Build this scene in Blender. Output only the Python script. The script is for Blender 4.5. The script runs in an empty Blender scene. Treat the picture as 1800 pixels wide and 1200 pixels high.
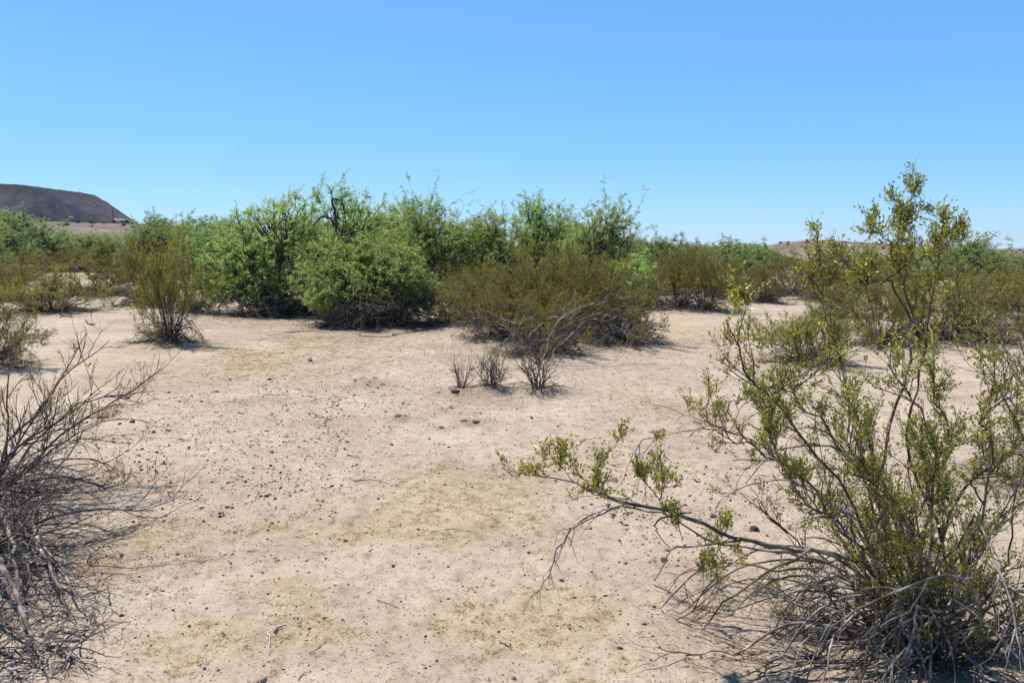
import bpy, math, random
import numpy as np

C = bpy.context.scene.collection
PI = math.pi
rng = np.random.default_rng(11)

# ------------------------------------------------------------------ camera numbers
F = 1559.0                       # focal length in photograph pixels (1800 wide)
PITCH = math.atan((600 - 437) / F)
CAM = np.array([0.0, 0.0, 1.6])
CP, SP = math.cos(PITCH), math.sin(PITCH)


def ray(px, py):
    u = (px - 900) / F
    v = (600 - py) / F
    d = np.array([u, CP + v * SP, -SP + v * CP])
    return d / d[1]


def pix(px, py, Y):
    """world point at forward distance Y seen at the photograph's pixel px, py"""
    return CAM + ray(px, py) * Y


# ------------------------------------------------------------------ numpy noise and terrain
def _hash(ix, iy, seed):
    h = (ix.astype(np.int64) * 374761393 + iy.astype(np.int64) * 668265263 + seed * 974711) & 0x7FFFFFFF
    h = ((h ^ (h >> 13)) * 1274126177) & 0x7FFFFFFF
    h = h ^ (h >> 16)
    return (h & 0xFFFF) / 65535.0


def vnoise(x, y, seed=0):
    x = np.asarray(x, float); y = np.asarray(y, float)
    ix, iy = np.floor(x), np.floor(y)
    fx, fy = x - ix, y - iy
    fx = fx * fx * (3 - 2 * fx); fy = fy * fy * (3 - 2 * fy)
    a = _hash(ix, iy, seed); b = _hash(ix + 1, iy, seed)
    c = _hash(ix, iy + 1, seed); d = _hash(ix + 1, iy + 1, seed)
    return (a * (1 - fx) + b * fx) * (1 - fy) + (c * (1 - fx) + d * fx) * fy


def fbm(x, y, seed=0, oct=4):
    s = 0; a = 0.5; t = 0
    for k in range(oct):
        s = s + a * vnoise(x * 2 ** k + 17.3 * k, y * 2 ** k - 9.1 * k, seed + k); t += a; a *= 0.5
    return s / t


def sstep(a, b, x):
    t = np.clip((x - a) / (b - a), 0, 1)
    return t * t * (3 - 2 * t)


DENTS = []                       # (x, y, radius, height) burrows, mounds and bush hummocks


def H(x, y):
    x = np.asarray(x, float); y = np.asarray(y, float)
    r = np.hypot(x, y)
    ang = np.arctan2(x, np.maximum(y, 1e-6))
    ang = np.where(y > 0, ang, np.sign(x) * PI / 2)
    nearfade = 1 - sstep(40, 120, r)
    z = (fbm(x / 2.3, y / 2.3, 3, 3) - 0.5) * 0.10 * nearfade
    z = z + (fbm(x / 9 + 5, y / 9, 8, 2) - 0.5) * 0.16 * sstep(4, 14, r)
    fine = 1 - sstep(9, 22, r)
    z = z + (fbm(x / 0.22, y / 0.22, 21, 3) - 0.5) * 0.036 * fine
    z = z + (fbm(x / 0.055, y / 0.055, 31, 2) - 0.5) * 0.023 * fine
    left = sstep(0.24, 0.36, -ang)
    z = z + left * (11.3 * sstep(70, 420, r) + (fbm(x / 40, y / 40, 5, 3) - 0.5) * 3.0 * sstep(90, 200, r) * (1 - sstep(330, 400, r)))
    right = sstep(0.22, 0.32, ang)
    z = z + right * sstep(105, 300, r) * (3.9 - 3.1 * sstep(0.33, 0.52, ang) + (fbm(x / 30, y / 30, 55, 3) - .5) * .7)
    for (dx, dy, rad, h) in DENTS:
        q = ((x - dx) ** 2 + (y - dy) ** 2) / rad ** 2
        z = z + np.where(q < 9, h * np.exp(-q), 0)
    return z


def ground(px, py):
    """where the photograph's pixel meets the ground"""
    d = ray(px, py)
    Y = 1.6 / -d[2] if d[2] < 0 else 200.0
    for _ in range(12):
        p = CAM + d * Y
        z = float(H(p[0], p[1]))
        Y2 = (z - 1.6) / d[2]
        Y = 0.5 * Y + 0.5 * Y2
    p = CAM + d * Y
    return np.array([p[0], p[1], float(H(p[0], p[1]))])


CAM[2] = 1.6
for (px, py, rad, h) in [(640, 672, .22, .05), (668, 680, .06, -.05), (655, 676, .05, -.04), (793, 719, .07, -.09), (793, 712, .12, .03),
                         (835, 742, .16, .03), (835, 744, .07, -.04), (545, 637, .15, .04), (805, 690, .10, .04), (700, 733, .10, .025), (770, 752, .1, .02), (640, 700, .12, .03)]:
    g = ground(px, py); DENTS.append((g[0], g[1], rad, h))

# ------------------------------------------------------------------ mesh building
def mesh_from(name, V, Fc, smooth=False):
    V = np.asarray(V, np.float32).reshape(-1, 3); Fc = np.asarray(Fc, np.int32)
    n, k = Fc.shape
    m = bpy.data.meshes.new(name)
    m.vertices.add(len(V)); m.vertices.foreach_set('co', V.ravel())
    m.loops.add(n * k); m.loops.foreach_set('vertex_index', Fc.ravel())
    m.polygons.add(n)
    m.polygons.foreach_set('loop_start', np.arange(0, n * k, k, dtype=np.int32))
    if smooth:
        m.polygons.foreach_set('use_smooth', np.ones(n, bool))
    m.update(calc_edges=True)
    return m


def norm(v):
    return v / np.maximum(np.linalg.norm(v, axis=-1, keepdims=True), 1e-9)


class Build:
    """collects quads for ONE mesh object"""
    def __init__(s):
        s.V = []; s.F = []; s.n = 0

    def add(s, V, Fc):
        V = V.reshape(-1, 3)
        s.V.append(V); s.F.append(Fc + s.n); s.n += len(V)

    def tubes(s, P, R, k=4):
        """P (N,S+1,3) centre lines, R (N,S+1) radii"""
        N, S1, _ = P.shape
        if N == 0: return
        T = np.empty_like(P)
        T[:, 1:-1] = P[:, 2:] - P[:, :-2]; T[:, 0] = P[:, 1] - P[:, 0]; T[:, -1] = P[:, -1] - P[:, -2]
        T = norm(T)
        ref = np.where(np.abs(T[:, :1, 2:3]) > 0.8, np.array([1., 0.13, 0]), np.array([0.1, 0.05, 1.]))
        ref = np.broadcast_to(ref, P.shape)
        A = norm(np.cross(T, ref)); B = np.cross(T, A)
        th = np.arange(k) * 2 * PI / k
        ring = (A[:, :, None] * np.cos(th)[None, None, :, None] + B[:, :, None] * np.sin(th)[None, None, :, None]) * R[:, :, None, None] + P[:, :, None]
        idx = np.arange(N * S1 * k).reshape(N, S1, k)
        a = idx[:, :-1]; b = idx[:, 1:]
        Fq = np.stack([a, np.roll(a, -1, 2), np.roll(b, -1, 2), b], -1).reshape(-1, 4)
        s.add(ring, Fq)

    def leaves(s, P, D, Nn, L, W, bend=0.0):
        """pointed leaf quads: base P, direction D, normal Nn"""
        D = norm(D); Sd = norm(np.cross(D, Nn)); Nn = np.cross(Sd, D)
        L = L[:, None]; W = W[:, None]
        v0 = P; v2 = P + D * L - Nn * L * bend
        mid = P + D * L * 0.5
        v1 = mid + Sd * W * .5; v3 = mid - Sd * W * .5
        V = np.stack([v0, v1, v2, v3], 1)
        s.add(V, np.arange(len(P) * 4).reshape(-1, 4))

    def mesh(s, name, smooth=False):
        return mesh_from(name, np.concatenate(s.V), np.concatenate(s.F), smooth)


def link(name, m, mat, parent=None):
    o = bpy.data.objects.new(name, m); C.objects.link(o)
    if mat is not None and len(m.materials) == 0: m.materials.append(mat)
    if parent is not None: o.parent = parent
    return o


def tag(o, label=None, cat=None, group=None, kind=None):
    if label: o['label'] = label
    if cat: o['category'] = cat
    if group: o['group'] = group
    if kind: o['kind'] = kind
    return o


def empty(name, loc, rz=0):
    o = bpy.data.objects.new(name, None); C.objects.link(o)
    o.location = loc; o.rotation_euler = (0, 0, rz); o.empty_display_size = .2
    return o


# ------------------------------------------------------------------ materials
def mat_new(name):
    m = bpy.data.materials.new(name); m.use_nodes = True
    nt = m.node_tree; nt.nodes.clear()
    return m, nt, nt.nodes, nt.links


def ramp(N, stops, interp='LINEAR'):
    r = N.new('ShaderNodeValToRGB'); cr = r.color_ramp; cr.interpolation = interp
    while len(cr.elements) < len(stops): cr.elements.new(0.5)
    for e, (p, c) in zip(cr.elements, stops):
        e.position = p; e.color = (*c, 1)
    return r


def leaf_mat(name, stops, rough=.45, trans=.35, spec=.4, tint=(1.25, 1.2, .6)):
    m, nt, N, L = mat_new(name)
    out = N.new('ShaderNodeOutputMaterial'); g = N.new('ShaderNodeNewGeometry')
    r = ramp(N, stops); L.new(g.outputs['Random Per Island'], r.inputs[0])
    oi = N.new('ShaderNodeObjectInfo')
    hs = N.new('ShaderNodeHueSaturation')
    mr = N.new('ShaderNodeMapRange'); mr.inputs[3].default_value = .82; mr.inputs[4].default_value = 1.15
    L.new(oi.outputs['Random'], mr.inputs[0]); L.new(mr.outputs[0], hs.inputs['Value'])
    mh = N.new('ShaderNodeMapRange'); mh.inputs[3].default_value = .485; mh.inputs[4].default_value = .515
    L.new(oi.outputs['Random'], mh.inputs[0]); L.new(mh.outputs[0], hs.inputs['Hue'])
    L.new(r.outputs[0], hs.inputs['Color'])
    p = N.new('ShaderNodeBsdfPrincipled'); p.inputs['Roughness'].default_value = rough
    p.inputs['Specular IOR Level'].default_value = spec
    L.new(hs.outputs[0], p.inputs['Base Color'])
    t = N.new('ShaderNodeBsdfTranslucent')
    mx = N.new('ShaderNodeMix'); mx.data_type = 'RGBA'; mx.blend_type = 'MULTIPLY'; mx.inputs[0].default_value = 1
    L.new(hs.outputs[0], mx.inputs[6]); mx.inputs[7].default_value = (*tint, 1)
    L.new(mx.outputs[2], t.inputs[0])
    s = N.new('ShaderNodeMixShader'); s.inputs[0].default_value = trans
    L.new(p.outputs[0], s.inputs[1]); L.new(t.outputs[0], s.inputs[2]); L.new(s.outputs[0], out.inputs[0])
    return m


def bark_mat(name, c0, c1, scale=30, c2=None):
    m, nt, N, L = mat_new(name)
    out = N.new('ShaderNodeOutputMaterial'); tc = N.new('ShaderNodeTexCoord')
    n = N.new('ShaderNodeTexNoise'); n.inputs['Scale'].default_value = scale; n.inputs['Detail'].default_value = 5
    L.new(tc.outputs['Object'], n.inputs[0])
    stops = [(.34, c0), (.62, c1)] if c2 is None else [(.32, c0), (.52, c1), (.68, c2)]
    r = ramp(N, stops); L.new(n.outputs[0], r.inputs[0])
    g = N.new('ShaderNodeNewGeometry')
    hs = N.new('ShaderNodeHueSaturation'); mr = N.new('ShaderNodeMapRange'); mr.inputs[3].default_value = .6; mr.inputs[4].default_value = 1.3
    L.new(g.outputs['Random Per Island'], mr.inputs[0]); L.new(mr.outputs[0], hs.inputs['Value']); L.new(r.outputs[0], hs.inputs['Color'])
    p = N.new('ShaderNodeBsdfPrincipled'); p.inputs['Roughness'].default_value = .8; p.inputs['Specular IOR Level'].default_value = .25
    L.new(hs.outputs[0], p.inputs['Base Color'])
    b = N.new('ShaderNodeBump'); b.inputs['Strength'].default_value = .5; b.inputs['Distance'].default_value = .004
    L.new(n.outputs[0], b.inputs['Height']); L.new(b.outputs[0], p.inputs['Normal'])
    L.new(p.outputs[0], out.inputs[0])
    return m


def island_mat(name, stops, rough=.85, noise=None):
    m, nt, N, L = mat_new(name)
    out = N.new('ShaderNodeOutputMaterial'); g = N.new('ShaderNodeNewGeometry')
    r = ramp(N, stops); L.new(g.outputs['Random Per Island'], r.inputs[0])
    p = N.new('ShaderNodeBsdfPrincipled'); p.inputs['Roughness'].default_value = rough; p.inputs['Specular IOR Level'].default_value = .25
    col = r.outputs[0]
    if noise:
        tc = N.new('ShaderNodeTexCoord'); n = N.new('ShaderNodeTexNoise'); n.inputs['Scale'].default_value = noise; n.inputs['Detail'].default_value = 6
        L.new(tc.outputs['Object'], n.inputs[0])
        mx = N.new('ShaderNodeMix'); mx.data_type = 'RGBA'; mx.blend_type = 'OVERLAY'; mx.inputs[0].default_value = .8
        L.new(col, mx.inputs[6]); L.new(n.outputs[0], mx.inputs[7]); col = mx.outputs[2]
        b = N.new('ShaderNodeBump'); b.inputs['Strength'].default_value = .6; b.inputs['Distance'].default_value = .01
        L.new(n.outputs[0], b.inputs['Height']); L.new(b.outputs[0], p.inputs['Normal'])
    L.new(col, p.inputs['Base Color']); L.new(p.outputs[0], out.inputs[0])
    return m


def plain_mat(name, col, rough=.7, noise=0.0, scale=8):
    m, nt, N, L = mat_new(name)
    out = N.new('ShaderNodeOutputMaterial'); p = N.new('ShaderNodeBsdfPrincipled'); p.inputs['Roughness'].default_value = rough
    tc = N.new('ShaderNodeTexCoord'); n = N.new('ShaderNodeTexNoise'); n.inputs['Scale'].default_value = scale; n.inputs['Detail'].default_value = 5
    L.new(tc.outputs['Object'], n.inputs[0])
    r = ramp(N, [(.3, tuple(c * (1 - noise) for c in col)), (.7, tuple(min(1, c * (1 + noise)) for c in col))])
    L.new(n.outputs[0], r.inputs[0]); L.new(r.outputs[0], p.inputs['Base Color']); L.new(p.outputs[0], out.inputs[0])
    return m


M = {}
M['creosote_leaf'] = leaf_mat('creosote_leaf', [(0, (.15, .17, .028)), (.4, (.27, .285, .048)), (.75, (.40, .385, .08)), (.94, (.54, .45, .12)), (1, (.42, .20, .05))], rough=.36, trans=.44, spec=.5)
M['creosote_leaf_far'] = leaf_mat('creosote_leaf_distant', [(0, (.18, .185, .037)), (.45, (.285, .285, .062)), (.85, (.40, .36, .09)), (1, (.44, .30, .075))], rough=.5, trans=.5, spec=.3)
M['mesquite_leaf'] = leaf_mat('mesquite_leaf', [(0, (.25, .33, .14)), (.5, (.38, .475, .205)), (.85, (.53, .60, .25)), (1, (.70, .66, .26))], rough=.5, trans=.54, spec=.3, tint=(1.1, 1.25, .6))
M['mesquite_leaf_far'] = leaf_mat('mesquite_leaf_distant', [(0, (.215, .275, .135)), (.5, (.30, .375, .18)), (1, (.40, .46, .21))], rough=.6, trans=.47, spec=.2, tint=(1.1, 1.2, .7))
M['creosote_bark'] = bark_mat('creosote_bark', (.032, .023, .017), (.125, .097, .075), 22, (.28, .24, .205))
M['dead_bark'] = bark_mat('dead_bark', (.045, .034, .027), (.17, .14, .117), 16, (.44, .405, .37))
M['mesquite_bark'] = bark_mat('mesquite_bark', (.028, .022, .018), (.12, .098, .082), 9)
M['stone'] = island_mat('stone', [(0, (.035, .028, .025)), (.5, (.075, .058, .050)), (1, (.14, .11, .095))], .8, 22)
M['gravel'] = island_mat('gravel', [(0, (.055, .038, .03)), (.40, (.12, .088, .068)), (.72, (.24, .19, .155)), (.92, (.34, .30, .27)), (1, (.55, .50, .46))], .85)
M['straw'] = island_mat('straw', [(0, (.27, .16, .035)), (.5, (.37, .235, .065)), (1, (.50, .35, .13))], .8)
M['litter'] = island_mat('litter', [(0, (.07, .05, .036)), (.6, (.15, .115, .09)), (1, (.30, .26, .22))], .9)
M['clod'] = island_mat('clod', [(0, (.13, .075, .05)), (1, (.30, .20, .14))], .95, 30)

# ------------------------------------------------------------------ plant growing
UP = np.array([0, 0, 1.0])


def grow(g, P, D, L, S, wob, up, r0, r1, floor=None):
    """polylines from P along D; up is the pull towards +z (or the ground) per unit of the branch's run"""
    N = len(P)
    pts = np.empty((N, S + 1, 3)); pts[:, 0] = P
    d = norm(D)
    step = (np.broadcast_to(np.asarray(L, float), (N,)) / S)[:, None]
    up = np.broadcast_to(np.asarray(up, float), (N,))[:, None]
    for i in range(S):
        kink = 1 + 2.6 * (g.random((N, 1)) < .12)
        d = norm(d + g.normal(0, wob * .9, (N, 3)) * kink + up * UP / S)
        pts[:, i + 1] = pts[:, i] + d * step
    if floor is not None:
        pts[:, 1:, 2] = np.maximum(pts[:, 1:, 2], floor + .006 + .02 * g.random((N, S)))
    t = np.linspace(0, 1, S + 1)[None]
    r0 = np.broadcast_to(np.asarray(r0, float), (N,))[:, None]; r1 = np.broadcast_to(np.asarray(r1, float), (N,))[:, None]
    return pts, r0 + (r1 - r0) * t


def kids(g, pts, rad, n, t0, t1, a0, a1):
    """n children per polyline: start points, directions, parent radius there"""
    N, S1, _ = pts.shape
    idx = np.repeat(np.arange(N), n); Kn = len(idx)
    t = (t0 + (t1 - t0) * g.random(Kn)) * (S1 - 1)
    i = np.minimum(t.astype(int), S1 - 2); f = (t - i)[:, None]
    P = pts[idx, i] * (1 - f) + pts[idx, i + 1] * f
    T = norm(pts[idx, i + 1] - pts[idx, i])
    q = norm(np.cross(T, norm(g.normal(size=(Kn, 3)))))
    a = (a0 + (a1 - a0) * g.random(Kn))[:, None]
    return P, T * np.cos(a) + q * np.sin(a), rad[idx, i]


def leaf_on(g, B, pts, n, L, W, t0=0.0, jit=.006, spread=.9):
    """small paired leaves along polylines"""
    P, D, _ = kids(g, pts, np.ones(pts.shape[:2]), n, t0, 1.0, .4, 1.2)
    P = P + g.normal(0, jit, P.shape)
    D = D + g.normal(0, .25, D.shape) + UP * .35
    Nn = norm(g.normal(0, spread, D.shape) + UP * .35)
    k = len(P)
    B.leaves(P, D, Nn, L * (.65 + .7 * g.random(k)), W * (.7 + .6 * g.random(k)), .15)


def catmull(pts, S):
    p = np.asarray(pts, float)
    p = np.vstack([2 * p[0] - p[1], p, 2 * p[-1] - p[-2]])
    out = []
    n = len(p) - 3
    for s in np.linspace(0, n, S + 1):
        i = min(int(s), n - 1); t = s - i
        a, b, c, d = p[i:i + 4]
        out.append(.5 * ((2 * b) + (c - a) * t + (2 * a - 5 * b + 4 * c - d) * t * t + (-a + 3 * b - 3 * c + d) * t ** 3))
    return np.array(out)


def bush_twigs(g, BR, LF, stems, srad, leaf, wleaf, n1=7, l1=.34, n2=4, l2=.16, n3=3, l3=.07, nl=4, t1=.32, leafy=1.0, thick=1.0, bare=None):
    """side branches, twigs and leaves on a set of stems"""
    P, D, R = kids(g, stems, srad, n1, t1, 1.0, .35, .85)
    hgt = np.clip((P[:, 2]) / 1.2, 0.35, 1.2)
    b1, r1 = grow(g, P, D + UP * .15, l1 * (.5 + .9 * g.random(len(P))) * (1.1 - .25 * hgt), 5, .17, .35, np.minimum(R * .7, .0055 * thick), .0018 * thick)
    BR.tubes(b1, r1, 4)
    P, D, R = kids(g, b1, r1, n2, .15, 1.0, .35, .95)
    b2, r2 = grow(g, P, D + UP * .25, l2 * (.5 + .9 * g.random(len(P))), 3, .2, .35, np.minimum(R * .8, .0026 * thick), .0011 * thick)
    BR.tubes(b2, r2, 3)
    if leafy < 1:
        keep = g.random(len(b2)) < leafy; b2 = b2[keep]; r2 = r2[keep]
    P, D, R = kids(g, b2, r2, n3, .2, 1.0, .3, .9)
    b3, r3 = grow(g, P, D + UP * .3, l3 * (.6 + .8 * g.random(len(P))), 2, .2, .2, .0013 * thick, .0008 * thick)
    BR.tubes(b3, r3, 3)
    leaf_on(g, LF, b3, nl, leaf, wleaf)
    leaf_on(g, LF, b2, max(1, nl // 2), leaf, wleaf, .3)


def dead_fringe(g, BR, n, reach, base_r=.10, az=None, thick=1.0, rise=.55, kids_n=5):
    """bare low branches that arch out of the base and droop to the soil"""
    a = g.random(n) * 2 * PI if az is None else az[0] + (az[1] - az[0]) * g.random(n)
    el = .25 + rise * g.random(n)
    D = np.stack([np.cos(a) * np.cos(el), np.sin(a) * np.cos(el), np.sin(el)], 1)
    P = np.stack([np.cos(a) * base_r * g.random(n), np.sin(a) * base_r * g.random(n), .03 + .06 * g.random(n)], 1)
    L = reach * (.55 + .65 * g.random(n))
    b, r = grow(g, P, D, L, 9, .11, -1.35 - .5 * g.random(n), .0075 * thick * (.7 + .6 * g.random(n)), .0022 * thick, 0.0)
    BR.tubes(b, r, 5)
    P, D, R = kids(g, b, r, kids_n, .25, 1.0, .3, .9)
    b1, r1 = grow(g, P, D, reach * .32 * (.4 + .8 * g.random(len(P))), 4, .16, -.5, np.minimum(R * .7, .004 * thick), .0013 * thick, 0.0)
    BR.tubes(b1, r1, 3)
    P, D, R = kids(g, b1, r1, 3, .2, 1.0, .3, 1.0)
    b2, r2 = grow(g, P, D, reach * .14 * (.4 + .8 * g.random(len(P))), 3, .2, -.3, .0016 * thick, .0009 * thick, 0.0)
    BR.tubes(b2, r2, 3)


def creosote_meshes(seed, height=1.7, spread=.75, stems=26, leaf=.024, wleaf=.011, leafy=1.0, dead=18, n1=10, n2=5, n3=4, nl=5, thick=1.2, lower=.36):
    """three meshes (branches, foliage, dead twigs) of a bush of the given height, base at the origin"""
    g = np.random.default_rng(seed)
    BR, LF, DD = Build(), Build(), Build()
    a = g.random(stems) * 2 * PI; tl = spread * np.sqrt(g.random(stems))
    D = np.stack([np.cos(a) * np.sin(tl), np.sin(a) * np.sin(tl), np.cos(tl)], 1)
    P = np.stack([np.cos(a), np.sin(a), np.zeros(stems)], 1) * (.02 + .10 * g.random((stems, 1)))
    P[:, 2] = -.03
    L = height * (.62 + .45 * g.random(stems))
    b, r = grow(g, P, D, L, 11, .13, .22, .0095 * thick * (.7 + .6 * g.random(stems)), .003 * thick)
    BR.tubes(b, r, 6)
    bush_twigs(g, BR, LF, b, r, leaf, wleaf, n1=n1, n2=n2, n3=n3, nl=nl, leafy=leafy, thick=thick, t1=lower)
    if dead > 12:                                     # short bare stems crowd the foot
        n = 46; a = g.random(n) * 2 * PI; el = .5 + 1.0 * g.random(n)
        D = np.stack([np.cos(a) * np.cos(el), np.sin(a) * np.cos(el), np.sin(el)], 1)
        P0 = np.stack([np.cos(a) * .20 * g.random(n), np.sin(a) * .20 * g.random(n), np.full(n, -.02)], 1)
        b, r = grow(g, P0, D, height * (.14 + .26 * g.random(n)), 6, .14, .0, .0075 * thick * (.6 + .6 * g.random(n)), .003 * thick)
        BR.tubes(b, r, 4)
        Pk, Dk, Rk = kids(g, b, r, 4, .3, 1, .3, .9)
        b, r = grow(g, Pk, Dk, .08 + .22 * g.random(len(Pk)), 4, .16, -.1, .003 * thick, .0015 * thick); BR.tubes(b, r, 3)
    if dead:
        dead_fringe(g, DD, int(dead * 1.25), height * .62, thick=thick * 1.45, kids_n=7, rise=.85)
    out = [('branches', BR.mesh('creosote_branches', True), M['creosote_bark']), ('foliage', LF.mesh('creosote_foliage'), M['creosote_leaf_far'])]
    if dead: out.append(('dead_twigs', DD.mesh('creosote_dead_twigs', True), M['dead_bark']))
    return out


def plant(name, parts, loc, rz=0, scale=(1, 1, 1), label=None, cat='bush', group=None):
    root = empty(name, loc, rz); root.scale = scale
    tag(root, label, cat, group)
    for (nm, m, mt) in parts:
        link(nm, m, mt, root)
    return root


# --- mesquite: limbs reach for points spread through the crown's lobes
def kmeans(g, X, k, it=5):
    k = min(k, len(X))
    c = X[g.choice(len(X), k, replace=False)].copy()
    for _ in range(it):
        d = ((X[:, None] - c[None]) ** 2).sum(-1) if len(X) * k < 3e6 else None
        if d is None:
            lab = np.concatenate([(((X[i:i + 500, None] - c[None]) ** 2).sum(-1)).argmin(1) for i in range(0, len(X), 500)])
        else:
            lab = d.argmin(1)
        for j in range(k):
            mm = lab == j
            if mm.any(): c[j] = X[mm].mean(0)
    return c, lab


def arcs(g, A, Bp, S, lift, jit):
    """curved lines from A to Bp"""
    Ln = np.linalg.norm(Bp - A, axis=1)[:, None]
    ctl = A * .45 + Bp * .55 + UP * lift * Ln + g.normal(0, .16, A.shape) * Ln
    t = np.linspace(0, 1, S + 1)[None, :, None]
    P = A[:, None] * (1 - t) ** 2 + ctl[:, None] * 2 * t * (1 - t) + Bp[:, None] * t * t
    n = g.normal(0, jit, P.shape) * Ln[:, None]; n[:, 0] = 0; n[:, -1] = 0
    return P + n


def mesquite_meshes(seed, lobes, n=2600, leaf=.060, wleaf=.0135, per=9, shoots=40, bases=None, k1=7, k2=55, k3=420, thick=1.0, far=False, shoot_len=.55, skirt=True, dead=0, extra=()):
    """lobes: (x, y, z, rx, ry, rz, weight) relative to the base"""
    g = np.random.default_rng(seed)
    lobes = np.array(lobes, float)
    w = lobes[:, 6] / lobes[:, 6].sum()
    li = g.choice(len(lobes), n, p=w)
    u = norm(g.normal(size=(n, 3)))
    rr = g.random(n) ** (1 / 2.2)
    # uneven outline: the lobe's radius wanders with direction
    rr = rr * (.52 + .98 * fbm(u[:, 0] * 2.6 + li * 7.7, u[:, 1] * 2.6 + u[:, 2] * 2.4, seed, 4))
    T = lobes[li, :3] + u * lobes[li, 3:6] * rr[:, None]
    T = T[T[:, 2] > (.16 if skirt else .5)]
    # clumps and gaps
    keep = fbm(T[:, 0] * 2.2 + T[:, 2] * 1.3, T[:, 1] * 2.2 - T[:, 2] * 1.6, seed + 90, 2) > .36
    T = T[keep]
    if bases is None:
        nb = 7; wd = T[:, 0].std() * .38
        bases = np.stack([g.normal(T[:, 0].mean() * .4, wd, nb), g.normal(0, wd, nb), np.full(nb, -.05)], 1)
    bases = np.asarray(bases, float)
    BR, TW, LF = Build(), Build(), Build()
    c1, l1 = kmeans(g, T, k1)
    B1 = bases[((c1[:, None, :2] - bases[None, :, :2]) ** 2).sum(-1).argmin(1)]
    for e in extra:
        q = catmull(e, 14); q[1:-1] += g.normal(0, .012, (13, 3)); BR.tubes(q[None], (.036 - .02 * np.linspace(0, 1, 15))[None], 7)
    J1 = B1 + (c1 - B1) * .55 + g.normal(0, .08, c1.shape)
    P = arcs(g, B1, J1, 8, .10, .025)
    t = np.linspace(0, 1, 9)[None]
    BR.tubes(P, thick * (.075 - .035 * t) * (.7 + .5 * g.random((len(P), 1))), 8)
    c2, l2 = kmeans(g, T, k2)
    own = ((c2[:, None] - c1[None]) ** 2).sum(-1).argmin(1)
    J2s = J1[own]; J2 = J2s + (c2 - J2s) * .72
    P = arcs(g, J2s, J2, 6, .12, .03); t = np.linspace(0, 1, 7)[None]
    BR.tubes(P, thick * (.034 - .020 * t) * (.7 + .6 * g.random((len(P), 1))), 6)
    c3, l3 = kmeans(g, T, k3, 3)
    own = ((c3[:, None] - c2[None]) ** 2).sum(-1).argmin(1)
    fr = (.35 + .65 * g.random(len(c3)))[:, None]
    J3s = J2s[own] + (J2[own] - J2s[own]) * fr
    J3 = J3s + (c3 - J3s) * .85
    P = arcs(g, J3s, J3, 4, .10, .03); t = np.linspace(0, 1, 5)[None]
    BR.tubes(P, thick * (.012 - .007 * t) * (.7 + .6 * g.random((len(P), 1))), 4)
    own = l3
    A = J3[own] + g.normal(0, .02, T.shape)
    d = T - A
    Ln = np.linalg.norm(d, axis=1)
    E = A + d * np.minimum(1.0, .45 / np.maximum(Ln, 1e-6))[:, None] * (.8 + .4 * g.random((len(T), 1)))
    E = E - UP * .07 * g.random((len(T), 1)); P = arcs(g, A, E, 3, .26, .02); t = np.linspace(0, 1, 4)[None]
    TW.tubes(P, np.broadcast_to(thick * (.0048 - .003 * t), P.shape[:2]), 3)
    tw = [P]
    if shoots:
        top = T[np.argsort(-(T[:, 2] + .35 * g.random(len(T))))[:len(T) // 4]]
        S0 = top[g.choice(len(top), shoots)]
        out = S0[:, :2] - bases[:, :2].mean(0)
        D = np.concatenate([out * .25 + g.normal(0, .35, out.shape), np.ones((shoots, 1))], 1)
        sh, sr = grow(g, S0 - UP * .1, D, shoot_len * (.4 + .9 * g.random(shoots)), 5, .12, -.25, .006 * thick, .002 * thick)
        TW.tubes(sh, sr, 3)
        Pk, Dk, _ = kids(g, sh, sr, 6, .15, 1, .4, .9)
        s2, r2 = grow(g, Pk, Dk, .16 * (.5 + .8 * g.random(len(Pk))), 3, .15, .0, .003 * thick, .0015 * thick)
        TW.tubes(s2, r2, 3); tw.append(s2)
    tw = np.concatenate(tw)
    # pinnate leaves: two slim strips from each node, arching and a little drooping
    Pn, Dn, _ = kids(g, tw, np.ones(tw.shape[:2]), per, .12, 1.0, .5, 1.35)
    Dn = Dn * (1, 1, .55) + g.normal(0, .25, Dn.shape) - UP * .14
    for sgn in (1, -1):
        side = norm(np.cross(Dn, UP + g.normal(0, .4, Dn.shape)))
        Dl = norm(Dn) + sgn * side * .55
        Nn = norm(UP + g.normal(0, .42, Dn.shape))
        k = len(Pn)
        LF.leaves(Pn + g.normal(0, .012, Pn.shape), Dl, Nn, leaf * (.6 + .8 * g.random(k)), wleaf * (.7 + .6 * g.random(k)), .22)
    sk = []
    if dead:
        DD = Build(); wd = T[:, 0].std()
        az = g.random(dead) * 2 * PI; el = .15 + 1.25 * g.random(dead)
        P0 = bases[g.integers(len(bases), size=dead)] + np.stack([g.normal(0, .3 * wd, dead), g.normal(0, .3 * wd, dead), .05 + .25 * g.random(dead)], 1)
        D = np.stack([np.cos(az) * np.cos(el), np.sin(az) * np.cos(el), np.sin(el)], 1)
        b, r = grow(g, P0, D, wd * (.8 + 1.3 * g.random(dead)), 9, .13, -1.2 - .8 * g.random(dead), .014 * (.5 + g.random(dead)), .005, 0.0)
        DD.tubes(b, r, 5)
        P1, D1, R1 = kids(g, b, r, 8, .15, 1, .4, 1.2)
        b1, r1 = grow(g, P1, D1, .25 + .5 * g.random(len(P1)), 5, .18, -.5, np.minimum(R1 * .7, .008), .003, 0.0); DD.tubes(b1, r1, 4)
        P1, D1, R1 = kids(g, b1, r1, 4, .15, 1, .4, 1.2)
        b2, r2 = grow(g, P1, D1, .10 + .25 * g.random(len(P1)), 3, .2, -.2, .0035, .002, 0.0); DD.tubes(b2, r2, 3)
        sk = [('dead_twigs', DD.mesh('mesquite_dead_twigs', True), M['creosote_bark'])]
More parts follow.
